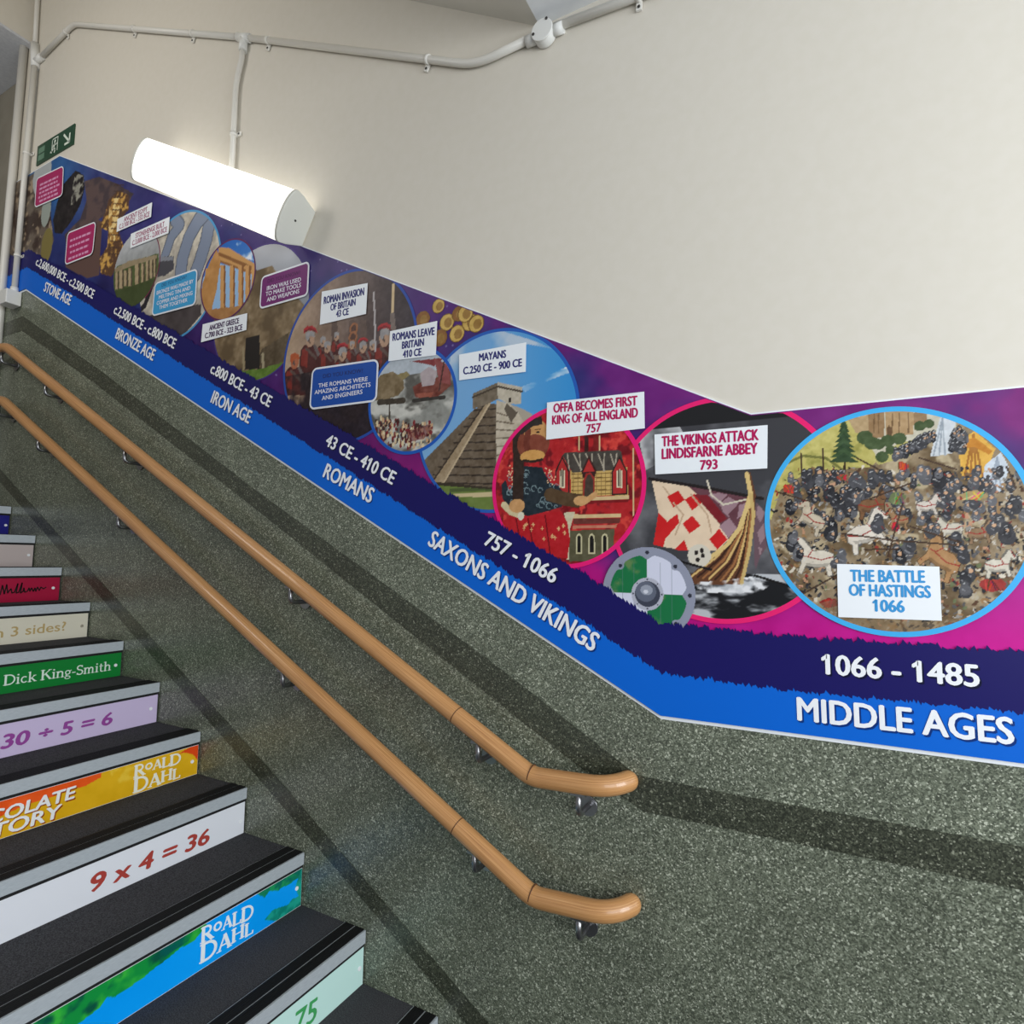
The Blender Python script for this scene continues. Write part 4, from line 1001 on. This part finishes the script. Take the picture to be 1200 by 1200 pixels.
def p_hastings(A):
    Z = lambda s: ZL(880, 460, 3.75, s); P = lambda x, y: ZWv(880, 460, 3.75, x, y); R = A.R
    A.put(A.all(), (142, 124, 98)); A.mixn(A.all(), .05, (104, 86, 62), .45, .62, 3); A.mixn(A.all(), .03, (176, 160, 130), .56, .68, 5)
    A.poly(Z("300,100 900,60 900,180 640,260 560,300 450,120"), (196, 190, 170))
    m = A.mask_poly(Z("60,540 150,300 330,90 450,110 520,230 560,300 520,330 250,350 130,430 90,560")); A.put(m, (188, 178, 104)); A.noise(m, .04, 16, 3); A.mixn(m, .03, (150, 146, 76), .55, .7, 8)
    A.line(Z("120,330 230,280 330,290 400,340"), .006, (116, 116, 62))
    m = A.mask_poly(Z("540,300 640,230 780,190 700,280 560,320")); A.put(m, (178, 170, 104))
    for q, c_ in (("425,120 520,100 515,190 460,180", (176, 150, 112)), ("515,90 585,85 585,200 520,205", (148, 118, 84)), ("590,80 715,78 712,185 592,198", (172, 142, 104)), ("715,90 770,90 770,150 715,170", (150, 122, 90))): A.poly(Z(q), c_)
    for x in (540, 560, 620, 650, 690): A.line([P(x, 95), P(x, 180)], .0022, (116, 90, 62))
    A.poly(Z("594,195 596,160 606,146 618,160 620,192"), (104, 78, 54))
    for x, y, r in ((500, 200, 26), (530, 225, 24), (560, 230, 20), (600, 215, 22), (650, 205, 22), (575, 285, 20), (612, 255, 16), (740, 150, 18), (780, 140, 16)): A.ell(P(x, y), r / 1650., r / 1650., (70, 86, 54))
    A.line([P(412, 290), P(412, 350)], .005, (60, 46, 34))
    for i in range(8):
        y = 125 + i * 22; w_ = 18 + i * 7; A.poly([P(408, y - 12), P(408 + w_, y + 30), P(408 - w_, y + 30)], (50, 70, 46) if i % 2 else (62, 84, 54))
    # tents
    for q, c_ in (("830,105 895,125 882,270 785,285", (200, 204, 208)), ("980,170 1070,250 1040,330 1010,380 925,385 905,225", (214, 166, 74)), ("1095,265 1130,330 1100,440 1012,425 1025,320", (196, 204, 212))): A.poly(Z(q), c_)
    for x in (935, 960, 985, 1015): A.line([P(975, 185), P(x, 375)], .004, (160, 106, 44))
    for x in (800, 825, 850): A.line([P(840, 115), P(x, 278)], .003, (150, 158, 166))
    for x in (1040, 1070, 1095): A.line([P(1080, 285), P(x, 428)], .003, (146, 156, 168))
    A.poly(Z("905,225 980,200 1060,260 1040,275 975,240 910,260"), (188, 124, 44))
    def helmet(x, y, s=1.0):
        g = R.randint(28, 92); A.ell(P(x, y), .0085 * s, .0125 * s, (g, g, g + 4)); A.ell(P(x + R.uniform(-10, 10), y + 26 * s), .0120 * s, .0150 * s, (g + 8, g + 8, g + 12))
        A.line([P(x - 8 * s, y - 8 * s), P(x + 2 * s, y - 12 * s)], .0022, (176, 176, 176), .9); A.line([P(x - 12 * s, y + 22 * s), P(x + 4 * s, y + 30 * s)], .0022, (138, 138, 142), .9)
        if R.rand() < .6: A.ell(P(x + 3, y + 3), .0042 * s, .0052 * s, (196, 156, 124))
    for i in range(60):
        t_ = R.rand(); helmet(640 + 160 * t_ + R.uniform(-14, 14), 265 - 80 * t_ + R.uniform(-14, 14), .5)
    for i in range(30): helmet(880 + 60 * R.rand(), 160 + 90 * R.rand(), .5)
    def horse(x, y, k, c_, flip=1, ang=0.0):
        ca, sa = math.cos(math.radians(ang)), math.sin(math.radians(ang))
        Q = lambda dx, dy: P(x + flip * k * (dx * ca - dy * sa), y + k * (dx * sa + dy * ca))
        dk = tuple(v * .55 for v in c_); md = tuple(v * .8 for v in c_)
        body = [Q(-80, 20), Q(-74, -22), Q(-30, -38), Q(20, -34), Q(40, -62), Q(66, -92), Q(84, -100), Q(92, -84), Q(118, -48), Q(108, -36), Q(84, -48), Q(72, -20), Q(70, 20), Q(86, 60), Q(70, 70), Q(52, 30), Q(0, 40), Q(-40, 34), Q(-52, 80), Q(-70, 78), Q(-64, 36)]
        A.line(body + body[:1], .0032, dk); A.poly(body, c_); A.poly([Q(-60, 20), Q(0, 26), Q(52, 20), Q(50, 32), Q(0, 40), Q(-50, 36)], md)
        A.line([Q(20, -40), Q(40, -10), Q(66, -10)], .0022, (150, 46, 42)); A.line([Q(-74, -8), Q(-20, 6), Q(40, -8)], .0024, (150, 46, 42)); A.line([Q(84, -92), Q(110, -50)], .0018, (150, 46, 42)); A.line([Q(34, -58), Q(60, -96)], .004, dk)
        A.ell(Q(96, -76), .0018, .0018, (30, 24, 22))
    cols = [(34, 34, 38), (46, 45, 50), (64, 62, 64), (92, 90, 90), (140, 136, 130), (176, 164, 144), (206, 196, 178), (120, 92, 64), (150, 116, 78), (88, 62, 44), (146, 54, 46), (104, 112, 78), (186, 142, 112)]
    pw = np.array([10, 10, 7, 6, 6, 6, 4, 6, 6, 5, 3, 2, 4.]); pw /= pw.sum()
    def dab():
        x = R.uniform(90, 1210); y = 330 + 730 * R.rand(); 
        if x < 260 and y < 400 + (260 - x) * .3 and R.rand() < .8: return
        an = R.uniform(0, 6.28); l_ = R.uniform(4, 16); c_ = cols[R.choice(13, p=pw)]
        A.line([P(x, y), P(x + l_ * math.cos(an), y + l_ * math.sin(an)), P(x + l_ * math.cos(an) + R.uniform(-9, 9), y + l_ * math.sin(an) + R.uniform(-9, 9))], R.uniform(.0022, .0062), c_)
    for i in range(1500): dab()
    for i in range(110): helmet(R.uniform(170, 1190), R.uniform(335, 560), R.uniform(.55, .8))
    horse(530, 500, .75, (120, 86, 58)); horse(270, 560, .72, (192, 178, 156), -1, -25); horse(500, 620, 1.0, (214, 204, 190), 1, -15); horse(290, 730, .95, (210, 200, 184), -1)
    horse(770, 500, .55, (204, 194, 182)); horse(880, 600, .6, (196, 188, 172), -1, 10); horse(1080, 760, .7, (206, 198, 182)); horse(840, 730, 1.05, (168, 128, 86), -1, -30); horse(1000, 620, .6, (140, 112, 84)); horse(650, 560, .5, (150, 118, 84), -1)
    for x, y in ((360, 590), (400, 500), (350, 430), (440, 440), (690, 670), (900, 640), (930, 700), (960, 780), (940, 850), (1090, 560), (1120, 600), (1150, 480), (620, 440), (790, 590), (560, 560), (170, 490), (180, 640), (210, 690), (400, 710), (300, 350), (240, 370), (460, 370), (530, 360), (770, 350), (820, 360), (990, 400), (640, 690)):
        helmet(x, y, R.uniform(.9, 1.25)); helmet(x + R.uniform(-30, 30), y + R.uniform(-20, 30), R.uniform(.6, .9))
    for i in range(260):
        x = R.uniform(110, 1200); y = R.uniform(340, 1000); A.line([P(x, y), P(x + R.uniform(-14, 14), y + R.uniform(-14, 14))], .0018, [(206, 202, 196), (30, 28, 30), (168, 160, 150), (120, 44, 40)][R.randint(4)], .85)
    for x, y, rx, ry, c_ in ((640, 465, 44, 34, (104, 116, 78)), (165, 425, 30, 24, (168, 62, 46)), (665, 325, 28, 22, (160, 66, 52)), (400, 375, 26, 16, (150, 70, 54)), (1060, 845, 66, 36, (150, 50, 46)), (345, 925, 46, 26, (136, 34, 34)), (975, 455, 66, 24, (166, 142, 96)), (635, 590, 20, 24, (168, 48, 52))):
        A.poly([P(x + rx * math.cos(t_) * R.uniform(.6, 1.05), y + ry * math.sin(t_) * R.uniform(.6, 1.05)) for t_ in [i * .42 for i in range(15)]], c_)
        for i in range(7): A.line([P(x + R.uniform(-rx, rx) * .7, y - ry * .6), P(x + R.uniform(-rx, rx) * .7, y + ry * .7)], .0022, tuple(v * R.choice([.6, 1.25]) for v in c_))
    for q in ("120,440 260,480", "400,620 620,650 900,670", "500,690 640,690", "465,290 560,340", "700,590 920,660", "315,250 320,340", "220,270 222,350", "740,290 900,340", "665,490 600,720", "1120,330 1160,420", "200,900 380,800", "520,470 700,400"): A.line(Z(q), .0036, (70, 52, 40))
    A.poly(Z("0,1000 400,900 700,1010 1200,960 1200,1120 0,1120"), (128, 106, 78), .55); A.noise(A.all(), .008, 16, 9)
roundel(9, 0.121, 1.740, .251, .011, (66, 172, 232), p_hastings, .0018)

def p_shield(A):
    cx, cz = -0.413, 1.56; r = np.hypot(A.a - cx, A.c - cz); an = np.arctan2(A.c - cz, A.a - cx)
    A.put(A.all(), (142, 146, 164)); 
    edge = .101 - .012 * np.exp(-((np.abs(((an + np.pi / 4) % (np.pi / 2)) - np.pi / 4)) / .12) ** 2) - .010 * np.exp(-((np.abs((an % (np.pi / 2)) - np.pi / 4)) / .10) ** 2)
    inn = r < edge
    q = (A.a > cx) == (A.c > cz); A.put(inn & q, (208, 210, 228)); A.put(inn & ~q, (26, 112, 66)); A.mixn(inn & ~q, .03, (96, 128, 78), .58, .75, 3)
    for dx in (-.066, -.036, .033, .063): A.line([(cx + dx, cz - .08), (cx + dx, cz + .08)], .0016, (110, 120, 130), .5)
    for dx, dz in ((0, .107), (.107, 0), (-.107, 0), (0, -.107), (.072, .072), (-.072, .072), (.072, -.072), (-.072, -.072)): A.ell((cx + dx, cz + dz), .005, .005, (48, 50, 62))
    A.ell((cx, cz), .042, .042, (176, 178, 192)); A.ell((cx, cz), .033, .033, (62, 66, 80)); A.ell((cx - .004, cz + .006), .027, .026, (96, 102, 118)); A.ell((cx - .002, cz + .010), .016, .013, (150, 156, 170)); A.ell((cx - .004, cz + .006), .006, .005, (206, 208, 218))
    for i in range(8): A.ell((cx + .0375 * math.cos(i * .785), cz + .0375 * math.sin(i * .785)), .0022, .0022, (60, 62, 74))
roundel(10, -0.413, 1.56, .122, .0005, None, p_shield, .0016, 'printed_shield')

# --- jagged-edged date band and plain era band
def brush_edge(x0, x1, off, step, amp, seed):
    R = random.Random(seed); out = []; x = x0
    while x < x1:
        slope = .528 if -3.884 < x < -0.381 else 0.05
        o = off + R.uniform(-amp, amp) * .5
        out.append((x, o)); out.append((x + step * R.uniform(.15, .35), o + amp * R.uniform(.2, .9)))
        x += step * R.uniform(.6, 1.5)
    out.append((x1, off)); return out
def strip(name, lo_, hi_, k, m):
    """strip between two edges given as offsets above the banner's lower edge"""
    b = MB(); P = [(x, zbot(x) + o) for x, o in lo_] + [(x, zbot(x) + o) for x, o in hi_[::-1]]
    b.poly([(x, LY(k), z) for x, z in P], m); return b.build(name, banner)
def tab(x, xs, vs): return float(np.interp(x, xs, vs))
XS = [-4.2, -3.6, -3.2, -0.6, -0.1, 1.1]
hi_ = [(x, o + tab(x, XS, [.222, .226, .246, .24, .214, .216])) for x, o in brush_edge(-4.2, 1.1, 0, .0085, .011, 3)]
mid = [(x, o + tab(x, XS, [.118, .124, .128, .112, .092, .095])) for x, o in brush_edge(-4.2, 1.1, 0, .0085, .009, 5)]
flat = [(-4.2, 0.0), (-3.884, 0.0), (-0.381, 0.0), (1.1, 0.0)]
era = strip('era_band', flat, [(x, o + .006) for x, o in mid], 12, ink((4, 100, 208)))
date = strip('date_band', mid, hi_, 13, ink((24, 20, 92)))

def wall_text(parent, name, rows, k, m, off=0.0, shadow=None, shear=0.0, label=None):
    """rows: (text, left end, right end of the baseline, cap height)"""
    b = MB()
    for body, p0, p1, cap in rows:
        u = Vector((p1[0] - p0[0], 0, p1[1] - p0[1])); w = Vector((-u.z, 0, u.x)).normalized() if shear == 'rot' else Vector((0, 0, 1))
        if shadow: text_on(b, body, (p0[0] + .0035, LY(k), p0[1] - .004), u, w, u.length, cap, shadow, off)
        text_on(b, body, (p0[0], LY(k + .6), p0[1]), u, w, u.length, cap, m, off)
    return b.build(name, parent)
WH = ink((238, 240, 244)); SH = ink((6, 10, 48))
for row in (('c.2,600,000 BCE - c.2,500 BCE', (-3.793, 3.224), (-3.1823, 2.9068)), ('c.2,500 BCE - c.800 BCE', (-2.9888, 2.7979), (-2.4922, 2.5419)), ('c.800 BCE - 43 CE', (-2.2373, 2.4012), (-1.8688, 2.2124)),
            ('43 CE - 410 CE', (-1.571, 2.0442), (-1.259, 1.8847)), ('757 - 1066', (-0.9071, 1.6898), (-0.6759, 1.5784)), ('1066 - 1485', (-0.0186, 1.3982), (0.2648, 1.3998))):
    wall_text(date, 'date_lettering', [row + (.0425,)], 15, WH, .045, SH, 'rot')
for row in (('STONE AGE', (-3.6821, 3.0528), (-3.3981, 2.9163)), ('BRONZE AGE', (-2.9593, 2.6707), (-2.6427, 2.5109)), ('IRON AGE', (-2.2228, 2.275), (-1.9812, 2.1602)), ('ROMANS', (-1.5753, 1.9306), (-1.3505, 1.8268)),
            ('SAXONS AND VIKINGS', (-1.1123, 1.6887), (-0.5608, 1.4008)), ('MIDDLE AGES', (-0.0707, 1.2898), (0.315, 1.2946))):
    wall_text(era, 'era_lettering', [row + (.050,)], 15, WH, .040, ink((2, 48, 120)), 'rot')

def card(quad, rows, col, off=.055, cap_col=(236, 240, 244)):
    b = MB(); b.prism([(x, LY(17), z) for x, z in quad], (0, .0006, 0), ink(cap_col)); c = b.build('caption_card', banner)
    wall_text(c, 'lettering', rows, 17.6, ink(col), off)
    return c
MG = (178, 22, 88); NV = (42, 44, 112); BL = (62, 150, 212); DK = (70, 44, 84)
card([(-0.7009, 2.0958), (-0.418, 2.0927), (-0.417, 1.994), (-0.7027, 1.9876)], [('OFFA BECOMES FIRST', (-0.681, 2.0638), (-0.4358, 2.0581), 0.0255), ('KING OF ALL ENGLAND', (-0.685, 2.0298), (-0.4345, 2.0259), 0.0254), ('757', (-0.581, 1.9961), (-0.5372, 1.9969), 0.0230)], MG)
card([(-0.3914, 1.9749), (-0.1186, 1.9737), (-0.1215, 1.8688), (-0.3899, 1.8696)], [('THE VIKINGS ATTACK', (-0.3729, 1.9416), (-0.1383, 1.9392), 0.0261), ('LINDISFARNE ABBEY', (-0.3731, 1.9088), (-0.1413, 1.9062), 0.0261), ('793', (-0.2774, 1.8745), (-0.2342, 1.8747), 0.0238)], MG)
card([(0.0182, 1.6436), (0.2064, 1.6405), (0.2063, 1.5284), (0.0176, 1.5253)], [('THE BATTLE', (0.0426, 1.6055), (0.1809, 1.6065), 0.0250), ('OF HASTINGS', (0.0392, 1.5742), (0.1899, 1.575), 0.0249), ('1066', (0.0839, 1.5419), (0.1427, 1.5424), 0.0248)], BL)
card([(-1.0063, 2.2847), (-0.7705, 2.2857), (-0.7711, 2.1965), (-1.0044, 2.2018)], [('MAYANS', (-0.9334, 2.2526), (-0.8372, 2.2498), 0.0231), ('C.250 CE - 900 CE', (-0.9901, 2.2182), (-0.783, 2.2151), 0.0230)], NV)
card([(-1.2873, 2.4097), (-1.0939, 2.4102), (-1.096, 2.2969), (-1.2907, 2.3061)], [('ROMANS LEAVE', (-1.2761, 2.3741), (-1.1024, 2.3658), 0.0252), ('BRITAIN', (-1.235, 2.3397), (-1.1437, 2.3372), 0.0239), ('410 CE', (-1.2303, 2.3085), (-1.153, 2.3054), 0.0239)], NV)
card([(-1.6138, 2.6164), (-1.3945, 2.6019), (-1.3976, 2.4912), (-1.6179, 2.4918)], [('ROMAN INVASION', (-1.6022, 2.5667), (-1.4084, 2.5614), 0.0269), ('OF BRITAIN', (-1.5676, 2.5349), (-1.4466, 2.5323), 0.0243), ('43 CE', (-1.5386, 2.5051), (-1.4773, 2.5038), 0.0242)], NV)
card([(-2.3003, 2.6169), (-2.0216, 2.6125), (-2.0216, 2.5432), (-2.3049, 2.5398)], [('ANCIENT GREECE', (-2.2547, 2.5818), (-2.0678, 2.58), 0.0220), ('C.700 BCE - 323 BCE', (-2.2806, 2.552), (-2.045, 2.549), 0.0220)], DK)
card([(-2.8835, 3.165), (-2.5819, 3.1685), (-2.5839, 3.0916), (-2.881, 3.0928)], [('STONEHENGE BUILT', (-2.8417, 3.1323), (-2.6183, 3.1325), 0.0238), ('C.3,000 BCE - 2,000 BCE', (-2.8661, 3.1026), (-2.5963, 3.1025), 0.0237)], (156, 40, 92), .02)
card([(-3.0085, 3.2723), (-2.7269, 3.2782), (-2.7281, 3.207), (-3.0082, 3.207)], [('ANCIENT EGYPT', (-2.9501, 3.2415), (-2.7606, 3.243), 0.0237), ('C.3,100 BCE - 332 BCE', (-2.9873, 3.2146), (-2.7409, 3.2147), 0.0236)], (156, 40, 92), .02)

def bubble(q, col, rows, head=None, hcol=(30, 34, 90), rr_=.16):
    """rounded fact panel with a white rim; q = corners clockwise from top left"""
    tl, tr, br, bl = [Vector((x, z)) for x, z in q]
    def pt(s, t): p = tl.lerp(tr, s).lerp(bl.lerp(br, s), t); return p
    wd = (tr - tl).length; ht = (bl - tl).length; r0 = min(wd, ht) * rr_
    def outline(ins):
        out = []; r = max(r0 - ins, .001)
        for cxs, cys, a0 in ((wd - ins - r, ins + r, -90), (wd - ins - r, ht - ins - r, 0), (ins + r, ht - ins - r, 90), (ins + r, ins + r, 180)):
            for i in range(7):
                a = math.radians(a0 + 15 * i); out.append(((cxs + r * math.cos(a)) / wd, (cys + r * math.sin(a)) / ht))
        return [pt(s, t) for s, t in out]
    b = MB(); b.prism([(p.x, LY(16), p.y) for p in outline(0)], (0, .0004, 0), ink((226, 228, 234)))
    c = b.build('fact_panel', banner)
    b = MB(); b.poly([(p.x, LY(16.6), p.y) for p in outline(.007)], ink(col)); b.build('coloured_field', c)
    if head: wall_text(c, 'heading_lettering', [head], 17.2, ink(hcol), .0)
    wall_text(c, 'lettering', rows, 17.2, ink((228, 226, 236)), .03)
    return c
bubble([(-1.6479, 2.3331), (-1.3333, 2.3218), (-1.336, 2.1732), (-1.6544, 2.1783)], (22, 74, 160), [('THE ROMANS WERE', (-1.6116, 2.2558), (-1.3796, 2.2503), 0.0149), ('AMAZING ARCHITECTS', (-1.6295, 2.2333), (-1.3654, 2.2286), 0.0149), ('AND ENGINEERS', (-1.5921, 2.2073), (-1.4009, 2.2078), 0.0148)], ('DID YOU KNOW?', (-1.5901, 2.2884), (-1.4022, 2.283), 0.0143))
bubble([(-1.9476, 2.747), (-1.6844, 2.7516), (-1.6856, 2.6165), (-1.9517, 2.6143)], (110, 34, 104), [('IRON WAS USED', (-1.9123, 2.6832), (-1.725, 2.6796), 0.0166), ('TO MAKE TOOLS', (-1.9171, 2.6606), (-1.7237, 2.6579), 0.0166), ('AND WEAPONS', (-1.9092, 2.6361), (-1.7314, 2.6355), 0.0165)], ('DID YOU KNOW?', (-1.9095, 2.7125), (-1.7312, 2.7091), 0.0153), (70, 18, 74))
bubble([(-2.6643, 2.8759), (-2.3572, 2.8766), (-2.3572, 2.7127), (-2.6727, 2.7199)], (62, 154, 204), [('BRONZE WAS MADE BY', (-2.644, 2.8162), (-2.3809, 2.8153), 0.0168), ('MELTING TIN AND', (-2.6256, 2.7921), (-2.399, 2.7893), 0.0167), ('COPPER AND MIXING', (-2.639, 2.7669), (-2.382, 2.7629), 0.0167), ('THEM TOGETHER', (-2.6174, 2.7428), (-2.415, 2.739), 0.0167)], ('DID YOU KNOW?', (-2.6087, 2.8448), (-2.4308, 2.8461), 0.0160), (30, 60, 110))
for quad, n in (([(-3.8619, 3.7434), (-3.5686, 3.7278), (-3.5569, 3.5521), (-3.8572, 3.5662)], 5), ([(-3.4763, 3.3248), (-3.2017, 3.3154), (-3.2109, 3.1431), (-3.4785, 3.1467)], 4)):
    c = bubble(quad, (166, 40, 94), [])
    tl, tr, br, bl = [Vector(p) for p in quad]; b = MB(); R = random.Random(n)
    for i in range(n):
        t_ = .30 + .55 * i / (n - 1); s0, s1 = .12 + .06 * R.random(), .88 - .08 * R.random(); s = s0
        while s < s1:                       # broken strokes of print, too small to read
            e = min(s + R.uniform(.06, .14), s1)
            p = tl.lerp(tr, s).lerp(bl.lerp(br, s), t_); q = tl.lerp(tr, e).lerp(bl.lerp(br, e), t_)
            b.poly([(p.x, LY(17.2), p.y - .006), (q.x, LY(17.2), q.y - .006), (q.x, LY(17.2), q.y + .006), (p.x, LY(17.2), p.y + .006)], ink((214, 150, 186))); s = e + .025
    b.build('small_print', c)
